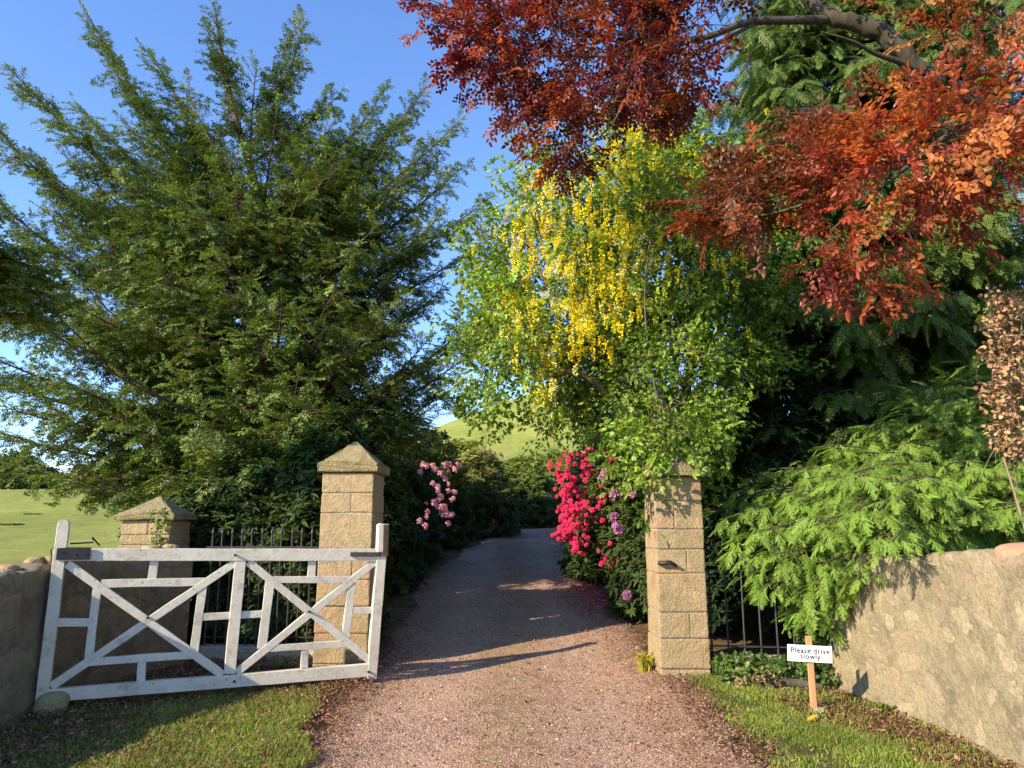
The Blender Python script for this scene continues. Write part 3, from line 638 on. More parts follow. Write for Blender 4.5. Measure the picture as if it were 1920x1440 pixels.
tips = [(165, 30, 11, .42), (285, 100, 11.8, .5), (405, 25, 11.5, .75), (570, 50, 11.5, .62), (640, 175, 12, .6), (720, 170, 12, .52), (795, 170, 12.4, .5), (862, 228, 12, .42), (905, 380, 12, .34), (880, 470, 11.5, .3),
        (20, 130, 11, .4), (-30, 215, 10.5, .36), (-50, 330, 10.5, .3), (-70, 460, 10.6, .3), (-80, 560, 10.4, .26), (-60, 690, 10.2, .22), (-60, 790, 10.2, .16), (90, 400, 10.6, .34), (0, 470, 11, .3), (130, 300, 11, .4), (240, 240, 11.6, .46), (330, 260, 11.4, .5), (450, 220, 11.6, .62), (620, 240, 11.4, .58), (690, 260, 11.8, .5), (760, 260, 12, .46), (810, 320, 12.2, .4), (870, 310, 12.2, .38), (680, 360, 10.8, .42), (590, 420, 10, .4), (500, 400, 9.8, .42), (380, 440, 9.6, .38), (250, 420, 9.8, .36), (160, 620, 9.6, .22), (260, 600, 9.2, .24), (370, 600, 8.9, .22), (480, 620, 8.8, .2), (600, 610, 9.2, .2), (700, 600, 9.8, .2), (830, 540, 11.6, .26), (60, 300, 12.4, .4), (150, 200, 12.6, .45), (225, 330, 9.4, .4),
        (350, 170, 10.6, .55), (480, 130, 11, .6), (520, 200, 10.4, .5), (430, 300, 9.6, .5), (340, 360, 9.0, .42), (560, 330, 9.8, .5), (640, 290, 10.6, .5), (760, 330, 11, .4), (830, 400, 11, .36), (700, 430, 9.6, .34),
        (800, 560, 12, .25), (780, 480, 11.8, .3), (905, 590, 11.3, .12), (900, 650, 10.8, .12), (860, 720, 11, .1), (800, 640, 10.2, .14), (750, 560, 9.8, .22), (640, 520, 9.0, .25), (530, 560, 8.7, .24), (420, 480, 8.8, .3), (300, 500, 8.7, .3), (200, 460, 9.0, .3), (120, 560, 9.0, .26), (30, 600, 9.4, .24), (-80, 640, 9.2, .2),
        (90, 700, 9, .16), (0, 760, 9.4, .15), (20, 870, 10, .1), (110, 890, 9.6, .08), (220, 780, 8.9, .12), (330, 700, 8.7, .16), (450, 690, 8.7, .14), (560, 700, 8.8, .14), (660, 640, 9.2, .16), (740, 720, 9.6, .1), (800, 770, 10.3, .08), (720, 800, 10.2, .06), (620, 790, 9.4, .07), (500, 800, 9.0, .07), (400, 830, 9.1, .06), (300, 880, 9.5, .05), (330, 905, 9.3, .04), (440, 900, 9.6, .03), (540, 880, 9.6, .04), (600, 900, 10, .03), (380, 960, 9.7, .01), (480, 970, 9.8, .01), (570, 970, 9.9, .01), (690, 860, 10.8, .03), (700, 960, 10.9, .02)]
for (u, v, Yd, t) in tips:
    tp = W(u, v, Yd*K); st = at_t(trk, np.clip(t+.12+rr(-.03, .03), .06, .8)); L = np.linalg.norm(tp-st)
    steep = (tp[2]-st[2])/L
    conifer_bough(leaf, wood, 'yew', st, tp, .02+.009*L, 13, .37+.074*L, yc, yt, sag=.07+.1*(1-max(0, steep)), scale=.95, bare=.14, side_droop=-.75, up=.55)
for q in range(30):        # boughs round the back and sides that fill the crown
    t = rr(.12, .62); st = at_t(trk, t); a = rr(0, 6.28); L = rr(2.2, 4.2)*(1-.35*t); tp = st+V3(math.cos(a)*L, math.sin(a)*L*.9, L*rr(-.05, .75)); tp[2] = max(tp[2], 1.0)
    tp[1] = np.clip(tp[1], 10.4+rr(0, .6), 14.6)
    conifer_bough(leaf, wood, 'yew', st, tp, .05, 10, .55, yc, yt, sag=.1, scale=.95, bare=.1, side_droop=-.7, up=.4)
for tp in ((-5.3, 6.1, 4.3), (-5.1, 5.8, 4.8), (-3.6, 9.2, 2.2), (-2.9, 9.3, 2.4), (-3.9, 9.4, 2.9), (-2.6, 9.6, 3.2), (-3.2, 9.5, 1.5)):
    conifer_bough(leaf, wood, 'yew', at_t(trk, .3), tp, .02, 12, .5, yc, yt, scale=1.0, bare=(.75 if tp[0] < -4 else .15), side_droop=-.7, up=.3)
leaf.build('crown', 'yew', yew); wood.build('trunk', 'yewbark', yew, True)
print('yew', leaf.n)

# ---------- tall thuja on the right
th = empty('thuja_tree', (6.4, 13.2, Hs(6.4, 13.2)), 'towering dark evergreen with drooping sprays filling the right background', 'tree')
wood, leaf = NM(), NM(); B1 = V3(6.4, 13.2, Hs(6.4, 13.2)-.1); tp_ = V3(6.5, 13.3, 15.5)
trk = catmull([B1, B1+V3(0, .1, 5), B1+V3(.1, 0, 10), tp_], 8); tube(wood, trk, np.linspace(.3, .02, len(trk)), 10)
for (u, v, Yd) in ((1440, 700, 11.4), (1500, 600, 11.2), (1250, 600, 12)): tube(wood, bez(B1+V3(-1.2, -.6, 0), B1+V3(-1.5, -.9, 2), W(u, v, Yd), 8), np.linspace(.09, .03, 8), 7)
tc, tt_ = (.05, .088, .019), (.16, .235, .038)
for q in range(215):
    z = B1[2]+.3+rng.beta(1, 1.25)*12.6; t = (z-B1[2])/14.2; a = -math.pi/2+rng.normal(0, 1.15); L = (3.7*(1-t)**.55+.5)*rr(.75, 1.12)
    st = at_t(trk, t*.95); e = st+V3(math.cos(a)*L, math.sin(a)*L, -.15*L+rr(-.3, .5))
    e[2] = max(e[2], Hs(e[0], e[1])+.4)
    if e[1] < 8.9: e[1] = 8.9+rr(0, .8)
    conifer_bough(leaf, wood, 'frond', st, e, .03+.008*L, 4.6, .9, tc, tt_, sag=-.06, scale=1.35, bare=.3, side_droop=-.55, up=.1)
for q in range(140):
    u, v, Yd = rr(1370, 1960), rr(-40, 1000), rr(9.6, 11.2)
    if q < 34: u, v, Yd = rr(1350, 1560), rr(-60, 460), rr(10.8, 12.2)
    if q > 100: u, v, Yd = rr(1400, 1960), rr(380, 1020), rr(11.4, 13)
    elif q > 66: u, v, Yd = rr(1700, 2000), rr(-80, 320), rr(10.5, 12)
    e = W(u, v, Yd); e[2] = max(e[2], 1.2); st = at_t(trk, np.clip((e[2]-B1[2]+.4)/15, .05, .9)); dl = unit(e-st)
    conifer_bough(leaf, wood, 'frond', e-dl*min(2.4, np.linalg.norm(e-st)), e, .03, 6, .8, (.05, .09, .026), (.19, .28, .055) if q < 34 else tt_, sag=-.06, scale=1.2, bare=.1, side_droop=-.6, up=.1)  # first boughs get lighter tip colour, painting a lit left edge
leaf.build('crown', 'cypress', th); wood.build('trunk', 'darkbark', th, True)
print('thuja', leaf.n)

# ---------- bright cypress spilling over the right wall
cy = empty('cypress_bush', (5.0, 8.3, Hs(5, 8.3)), 'bright green feathery conifer boughs spilling over the right wall and railing', 'bush')
wood, leaf = NM(), NM(); B2 = V3(5.0, 8.3, Hs(5, 8.3)-.05); tube(wood, [B2, B2+V3(0, 0, 1.5), B2+V3(.1, .1, 3)], [.12, .09, .03], 8)
gc_, gt_ = (.12, .21, .035), (.25, .37, .055)
for (u, v, Yd) in ((1350, 975, 7.9), (1368, 1015, 7.7), (1385, 1050, 7.5), (1400, 1080, 7.4), (1430, 1100, 7.3), (1480, 1120, 7.15), (1500, 1150, 7.2), (1550, 1165, 7.4), (1375, 930, 8.4),
                   (1410, 1000, 7.2), (1450, 1040, 7.0), (1470, 930, 7.5), (1500, 985, 7.0), (1540, 1060, 6.9), (1575, 1100, 7.0), (1500, 880, 8.0), (1560, 900, 7.3), (1570, 1000, 6.7), (1600, 1050, 6.7), (1550, 840, 8.0), (1620, 850, 7.4), (1620, 940, 6.8),
                   (1640, 790, 7.9), (1700, 830, 7.2), (1680, 900, 6.6), (1700, 960, 6.3), (1740, 985, 6.1), (1650, 990, 6.5), (1700, 750, 7.9), (1760, 790, 7.3), (1790, 870, 6.5), (1780, 930, 6.2), (1830, 960, 6.0), (1760, 720, 8.0), (1830, 740, 7.3), (1850, 820, 6.6), (1830, 680, 8.2), (1900, 700, 7.6), (1900, 780, 6.9), (1930, 860, 6.4), (1960, 930, 6.2), (1950, 640, 8), (2000, 760, 7.2),
                   (1440, 880, 9.0), (1330, 960, 9.2), (1400, 900, 9.0), (1660, 870, 7.0), (1590, 960, 7.0), (1530, 940, 7.2), (1870, 900, 6.2), (1910, 950, 5.9), (1600, 960, 6.0), (1560, 1010, 6.2), (1640, 1010, 5.9), (1600, 900, 6.3), (1680, 940, 5.8), (1580, 1080, 6.9), (1560, 1120, 7.0), (1520, 1100, 7.0)):
    tp = W(u, v, Yd); st = B2+V3(rr(-.2, .2), rr(-.2, .2), np.clip(tp[2]-Hs(5, 8.3)-.1, .5, 2.6)*.8+.2)
    for jj in range(2):
        tq = tp+rng.normal(0, .09, 3)*(jj > 0); conifer_bough(leaf, wood, 'fine', st, tq, .014, 11, .5, gc_, gt_, sag=-.16, scale=.7, bare=.2, side_droop=-.6, up=.25)
leaf.build('foliage', 'cypress', cy); wood.build('stem', 'greentwig', cy, True)
print('cypress', leaf.n)

# ---------- generic broadleaf twig crown
def broad_crown(leaf, wood, kind, start, ends, r0, twl, per, scale, colf, spread=.5, upb=.1, droop=.0, rim=.4):
    for e in ends:
        s0 = start(e); e = np.asarray(e); L = np.linalg.norm(e-s0); m = (s0+e)/2+V3(0, 0, .12*L)+rng.normal(0, .05*L, 3); pl = bez(s0, m, e, 9); tube(wood, pl, np.linspace(r0*min(1, L/3), .004, 9), 5)
        t = rim+(1-rim)*rng.random(per)**.8; p = at_t(pl, t); tg = unit(e-m)
        dd = unit(tg*.6+rdir(per)*spread*1.6+V3(0, 0, upb)); l2 = twl*rng.uniform(.3, 1, per)*(1.25-t*.6); q = p+dd*l2[:, None]; q[:, 2] -= droop*l2
        for i in range(0, per, 2): tube(wood, [p[i], (p[i]+q[i])/2+V3(0, 0, .02), q[i]], [.006, .004, .002], 3, cap=False)
        x = unit(dd+rdir(per)*.7+V3(0, 0, -droop)); place(leaf, kind, q, x, unit(V3(0, 0, 1)+rng.normal(0, .5, (per, 3))), scale*rng.uniform(.75, 1.2, per), colf(q))

# ---------- laburnum
lab = empty('laburnum_tree', (2.6, 10.6, Hs(2.6, 10.6)), 'laburnum with hanging yellow blossom leaning over the drive behind the right pillar', 'tree')
wood, leaf, flo = NM(), NM(), NM(); B3 = V3(2.6, 10.6, Hs(2.6, 10.6)-.1); fork = B3+V3(-.3, 0, 1.7)
tube(wood, catmull([B3, B3+V3(-.05, 0, 1), fork], 5), np.linspace(.13, .1, 11), 8)
arms = [catmull([fork, W(1230, 640, 10.4), W(1180, 480, 10.4), W(1190, 260, 10.6)], 6), catmull([fork, W(1150, 700, 10), W(1040, 560, 9.8), W(980, 440, 9.8)], 6),
        catmull([fork, W(1300, 640, 10.6), W(1330, 480, 10.6), W(1300, 320, 10.6)], 6), catmull([fork, W(1120, 720, 9.6), W(1010, 700, 9.6), W(930, 680, 9.8)], 6), catmull([fork, W(1240, 760, 9.4), W(1230, 740, 8.9), W(1240, 790, 8.5)], 6)]
for a_ in arms: tube(wood, a_, np.linspace(.075, .012, len(a_)), 7)
allp = np.vstack([a_[4:] for a_ in arms])
poly = np.array([(905, 650), (915, 560), (925, 420), (975, 330), (1040, 330), (1110, 260), (1190, 205), (1260, 215), (1340, 290), (1390, 400), (1400, 520), (1390, 620), (1380, 740), (1330, 830), (1260, 800), (1190, 790), (1110, 790), (1030, 765), (930, 730)])
def inpoly(u, v):
    x, y = poly[:, 0], poly[:, 1]; x2, y2 = np.roll(x, -1), np.roll(y, -1); c = ((y > v) != (y2 > v)) & (u < (x2-x)*(v-y)/(y2-y+1e-9)+x); return c.sum() % 2 == 1
ends = []
while len(ends) < 185:
    u, v = rr(890, 1410), rr(200, 840)
    if inpoly(u, v) and math.sin(u*.021+1)*math.sin(v*.023+.5)+.5*math.sin(u*.047+v*.031) > -.38: ends.append(W(u, v, 10.3+rng.normal(0, .85)))
ends += [W(rr(1390, 1500), rr(300, 720), 10.2+rr(-.5, .6)) for _ in range(13)]
ends += [W(u, v, Y_) for u, v, Y_ in ((890, 470, 10), (880, 590, 9.9), (905, 620, 9.8), (1000, 270, 10.2), (1180, 170, 10.6), (1290, 200, 10.6), (900, 690, 9.7), (985, 300, 10), (890, 440, 10), (905, 540, 9.8), (900, 720, 9.6), (930, 775, 9.8), (1030, 810, 9.8), (1225, 850, 7.9), (1215, 835, 8), (1240, 862, 7.8), (1205, 868, 7.75), (1270, 850, 7.8), (1230, 800, 8.2), (1260, 770, 8.4), (1190, 790, 8.6), (1290, 800, 8.4), (1330, 820, 8.6), (1360, 790, 8.8), (1310, 860, 8.5))]
near = lambda e: allp[np.argmin(np.linalg.norm(allp-e, axis=1)+rng.uniform(0, .5, len(allp)))]
lcol = lambda q: cvar((.15, .235, .030), len(q), .2, (.25, .34, .045), .35)
broad_crown(leaf, wood, 'lab', near, ends, .02, .55, 22, 1.1, lcol, .6, .0, .15, .25)
# racemes hang from the outer twigs, thickest on the upper left
cl = [(1200, 240, 60), (1130, 300, 30), (1170, 330, 40), (1250, 320, 40), (1090, 380, 40), (1000, 400, 35), (1160, 440, 45), (1220, 400, 50), (1290, 360, 25), (970, 470, 40), (1050, 500, 60), (1150, 520, 70), (1170, 570, 60), (1080, 580, 60), (980, 570, 60), (960, 620, 45),
      (1060, 640, 60), (1100, 600, 40), (1030, 680, 45), (1120, 640, 30), (1270, 590, 8), (1365, 480, 22), (1330, 500, 10), (1250, 470, 35), (1020, 350, 40), (1240, 520, 20), (1330, 650, 8), (1265, 650, 7), (1300, 300, 15), (1140, 250, 15), (1410, 240, 6), (1420, 270, 5), (1020, 740, 20), (1210, 290, 40), (1230, 550, 15), (1270, 440, 30), (1190, 480, 30), (1110, 440, 30), (1040, 440, 25)]
for (u, v, n_) in cl:
    n_ = int(n_*(.8 if u < 1180 else .5)); uu = u+rng.normal(0, 27, n_); vv = v-10+rng.normal(0, 22, n_); P = np.array([W(a, b, 9.3+rng.normal(0, .45)) for a, b in zip(uu, vv)])
    place(flo, 'rac', P, V3(1, 0, 0)+rng.normal(0, .2, (n_, 3)), V3(0, 0, 1)+rng.normal(0, .08, (n_, 3)), rng.uniform(.7, 1.1, n_), cvar((.88, .74, .04), n_, .1, (.82, .78, .25), .1 if u > 1050 else .25))
n_ = 10; P = np.array([W(982+rr(-18, 18), 300+rr(0, 90), 9.9) for _ in range(n_)]); place(flo, 'rac', P, V3(1, 0, 0)+rng.normal(0, .2, (n_, 3)), V3(0, 0, 1), 1.0, cvar((.75, .7, .48), n_, .08))
leaf.build('crown', 'leaf', lab); flo.build('blossom', 'petal', lab); wood.build('trunk', 'bark', lab, True)
print('lab', leaf.n, flo.n)

# ---------- copper beech, its trunk beyond the right edge
be = empty('copper_beech', (8.4, 7.2, Hs(8.4, 7.2)), 'copper beech whose red and orange boughs hang in from the upper right', 'tree')
wood, leaf = NM(), NM(); B4 = V3(8.4, 7.2, Hs(8.4, 7.2)-.1); fk = B4+V3(-.5, 0, 4.3)
tube(wood, catmull([B4, B4+V3(0, 0, 2), fk, B4+V3(-.2, .3, 8), B4+V3(0, 0, 12)], 6), np.linspace(.42, .12, 25), 12)
L1 = catmull([fk, W(1990, 260, 7.2), W(1750, 150, 7.0), W(1650, 60, 6.9), W(1560, 32, 6.9), W(1505, -10, 6.9), W(1430, -90, 6.8)], 8); tube(wood, L1+rng.normal(0, .008, L1.shape), np.linspace(.135, .05, len(L1))*rng.uniform(.9, 1.1, len(L1)), 12)
L2 = catmull([W(1560, 36, 6.9), W(1480, 38, 6.8), W(1400, 42, 6.7), W(1330, 68, 6.6), W(1255, 80, 6.6), W(1175, 103, 6.7), W(1080, 104, 6.8), W(960, 100, 7.0)], 6); tube(wood, L2, np.linspace(.05, .008, len(L2)), 7)
L3 = catmull([W(1750, 150, 7.0), W(1690, 118, 6.8), W(1640, 100, 6.7), W(1600, 78, 6.6), W(1540, 60, 6.5)], 5); tube(wood, L3, np.linspace(.04, .008, len(L3)), 6)
L4 = catmull([W(2100, 120, 6.2), W(1960, 170, 5.8), W(1800, 240, 5.6), W(1680, 330, 5.45), W(1560, 430, 5.4)], 6); tube(wood, L4, np.linspace(.05, .006, len(L4)), 7)
L5 = catmull([L1[8], W(1600, 220, 6.6), W(1530, 215, 6.4), W(1460, 212, 6.2)], 5); tube(wood, L5, np.linspace(.03, .007, len(L5)), 6)
L6 = catmull([W(1760, 290, 5.6), W(1620, 310, 5.7), W(1560, 360, 5.6), W(1450, 400, 5.7), W(1330, 410, 5.9)], 5); tube(wood, L6, np.linspace(.028, .006, len(L6)), 6)
L7 = catmull([L2[10], W(1200, 160, 6.6), W(1150, 230, 6.6), W(1090, 290, 6.7)], 5); tube(wood, L7, np.linspace(.02, .005, len(L7)), 6)
tube(wood, catmull([fk, W(2150, 150, 6.2), W(2100, 120, 6.2)], 6), np.linspace(.1, .05, 13), 8)
def bcol(c1, c2, p): return lambda q: cvar(c1, len(q), .22, c2, p)
red, ora, brn = (.115, .019, .020), (.25, .066, .022), (.13, .050, .02)
def beech_mass(pl, ends, per, colf, scale=.78, twl=.36):
    pl = np.asarray(pl)
    nearp = lambda e: pl[np.argmin(np.linalg.norm(pl-e, axis=1)+rng.uniform(0, .25, len(pl)))]
    broad_crown(leaf, wood, 'beech', nearp, ends, .014, twl, per, scale, colf, .35, -.05, .15, .25)
def rnd_ends(n, reg, Ys):
    out = []
    for (u, v, su, sv, k_) in reg:
        for _ in range(int(n*k_+.5)): out.append(W(u+rng.normal(0, su), v-(48 if 5 < Ys < 5.7 else 24)+rng.normal(0, sv), Ys+rng.normal(0, .35)))
    return out
beech_mass(np.vstack([L2, L7]), rnd_ends(.42, [(1100, 50, 70, 35, 20), (1010, 60, 60, 40, 17), (930, 105, 42, 16, 8), (1050, 130, 60, 25, 12), (1200, 50, 60, 40, 16), (1280, 20, 40, 20, 8), (1190, 120, 60, 24, 11), (1120, 200, 60, 24, 12), (1080, 260, 38, 26, 9), (1060, 320, 20, 18, 3), (1280, 175, 40, 20, 7), (1160, 170, 40, 30, 7), (990, 150, 40, 20, 6)], 6.8), 14, bcol(red, ora, .38))
beech_mass(L2, [W(u, v, 6.9) for u, v in ((850, 100), (870, 85), (890, 25), (915, 0), (775, -10), (975, 195), (960, 170), (890, 95))], 7, bcol(red, (.22, .02, .03), .5), twl=.2)
beech_mass(np.vstack([L1[20:], L2[:8]]), [W(u, v, 6.7) for u, v in ((880, -80), (960, -60), (1000, -40), (1100, -40), (1200, -40), (1300, -50), (1400, -80), (775, -40))], 12, bcol(red, ora, .4))
beech_mass(L4, rnd_ends(.28, [(1850, 240, 50, 18, 12), (1900, 240, 40, 35, 10), (1750, 260, 45, 25, 12), (1690, 300, 40, 22, 11), (1640, 340, 35, 22, 9), (1790, 300, 50, 25, 10), (1720, 370, 45, 20, 8), (1600, 400, 30, 25, 6), (1660, 430, 35, 22, 5), (1880, 310, 45, 18, 6), (1590, 460, 25, 20, 3)], 5.5), 7, bcol((.27, .052, .024), (.36, .125, .032), .5), .88, .26)
beech_mass(L4, [W(u, v, 5.4) for u, v in ((1545, 490), (1560, 470), (1640, 530), (1650, 510), (1700, 470), (1720, 460), (1810, 390), (1790, 400), (1820, 395), (1900, 320), (1550, 330), (1560, 350))], 5, bcol((.25, .055, .04), ora, .4), .9, .14)
beech_mass(L6, rnd_ends(.6, [(1420, 385, 50, 14, 8), (1340, 400, 30, 12, 6), (1480, 330, 45, 16, 7), (1540, 300, 40, 20, 6), (1400, 400, 45, 12, 6), (1300, 420, 20, 10, 2)], 5.9), 9, bcol(brn, ora, .3), .8, .22)
beech_mass(L5, rnd_ends(1, [(1560, 260, 40, 20, 4)], 6.2), 8, bcol(brn, ora, .3), .8, .22)
beech_mass(np.vstack([L1[6:16]]), rnd_ends(.4, [(1840, 40, 45, 25, 7), (1770, 20, 50, 25, 6), (1660, 10, 35, 15, 4), (1720, 90, 25, 20, 3), (1900, 90, 30, 25, 4)], 5.6), 5, bcol((.24, .12, .03), ora, .4), .85, .22)
for q in range(22): beech_mass(L1[:6], [W(2060+rr(0, 500), rr(-500, 300), 6.5+rr(-1.5, 2))], 16, bcol(red, ora, .4))
leaf.build('crown', 'beech', be); wood.build('trunk', 'limb', be, True)
print('beech', leaf.n)

# ---------- rhododendrons and shrubs
def bush(name, label, c, rad, h, kind, n, col, tip, mat='gloss', blooms=(), scale=1.0, seed=0, bn=0, group=None, cat='shrub', hollow=.55, tipup=.25):
    x, y = c; z0 = Hs(x, y); e = empty(name, (x, y, z0), label, cat, group); r_ = np.random.default_rng(seed)
    leaf, wood = NM(), NM(); d_ = unit(rng.normal(0, 1, (n, 3))); d_[:, 2] = np.abs(d_[:, 2])*1.0-.12; d_ = unit(d_)
    lump = 1+.16*noise3(d_, seed, 1.8)+.09*noise3(d_, seed+1, 5); r = (hollow+(1-hollow)*rng.random(n)**.45)*lump
    P = np.stack([x+d_[:, 0]*rad[0]*r, y+d_[:, 1]*rad[1]*r, z0+.1+(h)*np.clip(d_[:, 2]*r, 0, 2)**.85*.95+rng.random(n)*.12*h*(d_[:, 2] < .2)], 1)
    Z = unit(d_*.8+V3(0, 0, .7)+rng.normal(0, .35, (n, 3)))                 # rosette axis = local z
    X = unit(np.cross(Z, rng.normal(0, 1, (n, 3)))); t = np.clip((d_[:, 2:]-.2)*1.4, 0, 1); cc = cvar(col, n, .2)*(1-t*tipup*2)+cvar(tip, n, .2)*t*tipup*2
    place(leaf, kind, P, X, Z, scale*rng.uniform(.8, 1.2, n), cc)
    for q in range(9):
        a = q*.7; p = V3(x+math.cos(a)*rad[0]*.55, y+math.sin(a)*rad[1]*.55, z0+h*rr(.4, .75)); tube(wood, bez(V3(x+rr(-.1, .1), y+rr(-.1, .1), z0-.1), V3(x+math.cos(a)*.2, y+math.sin(a)*.2, z0+h*.4), p, 6), np.linspace(.045, .012, 6), 6)
    leaf.build('foliage', mat, e); wood.build('stem', 'darkbark', e, True)
    for (bc, sel, m_) in blooms:
        fl = NM(); pts = sel(x, y, z0, rad, h); nn = len(pts); ax = unit(pts-np.array([x, y, z0+h*.4])+V3(0, -.3, .25)); place(fl, 'truss', pts, np.cross(ax, rng.normal(0, 1, (nn, 3))), ax, m_*rng.uniform(.7, 1.15, nn), cvar(bc, nn, .15)); fl.build('blossom', 'petal', e)
    return e
def px_pts(lst, Yd, jy=.15):
    return lambda *a: np.array([W(u+rng.normal(0, 3), v+rng.normal(0, 3), Yd+rng.normal(0, jy)) for u, v in lst])
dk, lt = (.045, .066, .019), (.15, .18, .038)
HG = 'rhododendron bushes massed along the left side of the drive'
pinkb = [(780, 872), (795, 874), (810, 870), (822, 872), (835, 868), (848, 868), (856, 874), (818, 885), (808, 915), (822, 920), (838, 918), (848, 912), (806, 944), (817, 942), (850, 937), (806, 962), (840, 955), (826, 958), (846, 965), (836, 975), (798, 982), (812, 950), (830, 966), (790, 878), (842, 880), (826, 912)]
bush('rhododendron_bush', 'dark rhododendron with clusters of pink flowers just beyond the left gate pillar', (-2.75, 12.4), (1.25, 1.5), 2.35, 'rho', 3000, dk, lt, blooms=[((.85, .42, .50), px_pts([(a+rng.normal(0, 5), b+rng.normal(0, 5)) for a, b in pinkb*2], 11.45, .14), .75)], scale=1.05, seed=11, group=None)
bush('rhododendron_bush', 'flowerless rhododendron with olive top coloured as if sunlit rising over the pink one', (-3.0, 18.6), (2.0, 1.8), 3.3, 'bigrho', 3200, (.08, .10, .028), (.30, .33, .07), seed=12, scale=.95, tipup=.5)  # leaf colour lightened, tops most, in place of sunlight; next three bushes too
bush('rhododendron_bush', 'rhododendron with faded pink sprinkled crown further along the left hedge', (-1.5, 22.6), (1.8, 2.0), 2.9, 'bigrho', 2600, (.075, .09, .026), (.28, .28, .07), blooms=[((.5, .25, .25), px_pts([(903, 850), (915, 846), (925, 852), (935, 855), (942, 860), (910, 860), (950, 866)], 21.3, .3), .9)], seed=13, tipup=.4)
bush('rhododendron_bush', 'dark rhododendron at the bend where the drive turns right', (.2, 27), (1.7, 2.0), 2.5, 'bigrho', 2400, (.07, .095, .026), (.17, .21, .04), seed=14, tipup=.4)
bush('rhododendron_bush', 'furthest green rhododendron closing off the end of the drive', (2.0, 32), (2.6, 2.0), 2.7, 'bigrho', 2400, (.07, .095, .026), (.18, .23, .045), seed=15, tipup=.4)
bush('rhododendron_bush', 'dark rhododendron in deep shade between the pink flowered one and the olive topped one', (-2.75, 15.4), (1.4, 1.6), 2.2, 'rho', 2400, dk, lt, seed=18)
bush('rhododendron_bush', 'dark low rhododendron under the yew just behind the left gate pillar', (-2.4, 9.55), (.78, .98), 3.0, 'rho', 2800, dk, (.05, .08, .02), seed=16)  # bush enlarged towards the pillar so its shadow covers the drive
bush('evergreen_shrub', 'narrow dark shrub added at the back of the left gate pillar to shade the drive', (-1.95, 9.1), (.38, .4), 2.3, 'rho', 700, dk, (.05, .08, .02), seed=19)  # extra shrub put in to close a lit gap on the drive
bush('evergreen_shrub', 'dark shrub massed in the shade behind the left railing', (-3.5, 9.6), (1.05, .7), 2.35, 'rho', 2000, dk, (.05, .08, .02), seed=17)
redl = []
for (u, v, su, sv, n_) in ((1050, 875, 9, 9, 12), (1085, 860, 14, 8, 12), (1062, 900, 12, 10, 16), (1100, 890, 14, 10, 10), (1070, 930, 11, 12, 24), (1063, 965, 9, 12, 26), (1060, 1000, 7, 10, 20), (1075, 990, 9, 9, 12), (1083, 1022, 9, 8, 12), (1090, 945, 10, 10, 8), (1110, 965, 10, 10, 6), (1140, 1030, 10, 10, 6), (1145, 1055, 12, 6, 10), (1175, 1045, 5, 4, 3), (1105, 1005, 8, 8, 4), (1130, 920, 10, 12, 5), (1110, 850, 12, 8, 5), (1150, 860, 14, 8, 4)):
    redl += [(u+rng.normal(0, su), v+rng.normal(0, sv)) for _ in range(int(n_*1.4))]
purp = [(1135, 890), (1150, 930), (1188, 930), (1155, 965), (1150, 985), (1160, 995), (1183, 1118), (1148, 925), (1135, 898)]
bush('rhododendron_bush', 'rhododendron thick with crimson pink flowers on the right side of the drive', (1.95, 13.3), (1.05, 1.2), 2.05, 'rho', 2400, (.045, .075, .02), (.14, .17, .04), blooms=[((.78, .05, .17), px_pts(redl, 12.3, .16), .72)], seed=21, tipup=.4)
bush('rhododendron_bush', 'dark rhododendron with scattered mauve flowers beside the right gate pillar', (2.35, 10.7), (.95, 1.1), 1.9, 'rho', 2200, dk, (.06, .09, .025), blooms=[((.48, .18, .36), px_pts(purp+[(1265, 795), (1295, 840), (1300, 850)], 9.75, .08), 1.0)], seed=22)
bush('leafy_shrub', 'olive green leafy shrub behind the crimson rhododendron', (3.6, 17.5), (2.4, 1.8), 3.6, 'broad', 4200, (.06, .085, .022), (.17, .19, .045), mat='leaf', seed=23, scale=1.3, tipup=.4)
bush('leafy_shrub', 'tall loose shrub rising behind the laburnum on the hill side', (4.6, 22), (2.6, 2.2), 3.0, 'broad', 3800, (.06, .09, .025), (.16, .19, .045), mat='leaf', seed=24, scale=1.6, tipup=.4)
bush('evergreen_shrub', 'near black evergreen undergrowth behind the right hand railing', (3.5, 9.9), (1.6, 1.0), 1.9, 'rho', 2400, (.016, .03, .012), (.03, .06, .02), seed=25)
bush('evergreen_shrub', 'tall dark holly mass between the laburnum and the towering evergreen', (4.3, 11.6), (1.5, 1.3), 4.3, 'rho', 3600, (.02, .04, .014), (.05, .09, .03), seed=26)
# ivy over the end of the right wall, and at the pillar foot
def patch(name, label, cat, pts, kind, scale, col, tip, mat='leaf', up=V3(0, -.4, 1)):
    pts = np.asarray(pts, float); n = len(pts); nm = NM(); X = unit(rng.normal(0, 1, (n, 3))); place(nm, kind, pts, X, unit(up+rng.normal(0, .35, (n, 3))), scale*rng.uniform(.7, 1.2, n), cvar(col, n, .25, tip, .3))
    return tag(nm.build(name, mat), label, cat)
P = [(rr(2.78, 3.16)+.03*math.sin(z*5), rr(7.35, 7.75), z) for z in rng.uniform(.15, 1.45, 330)]
patch('ivy', 'ivy smothering the end of the right wall behind the sign', 'ivy', P, 'ivy', 1.0, (.07, .125, .03), (.15, .23, .05), up=V3(-.7, -.7, .4))
P = [(x, y, Hs(x, y)+rr(.02, .2)) for x, y in zip(rng.uniform(2.0, 3.05, 460), rng.normal(7.68, .17, 460))]
patch('ground_ivy', 'low ivy creeping along the foot of the right hand railing', 'ivy', P, 'ivy', .85, (.085, .14, .03), (.18, .24, .06))['kind'] = 'stuff'
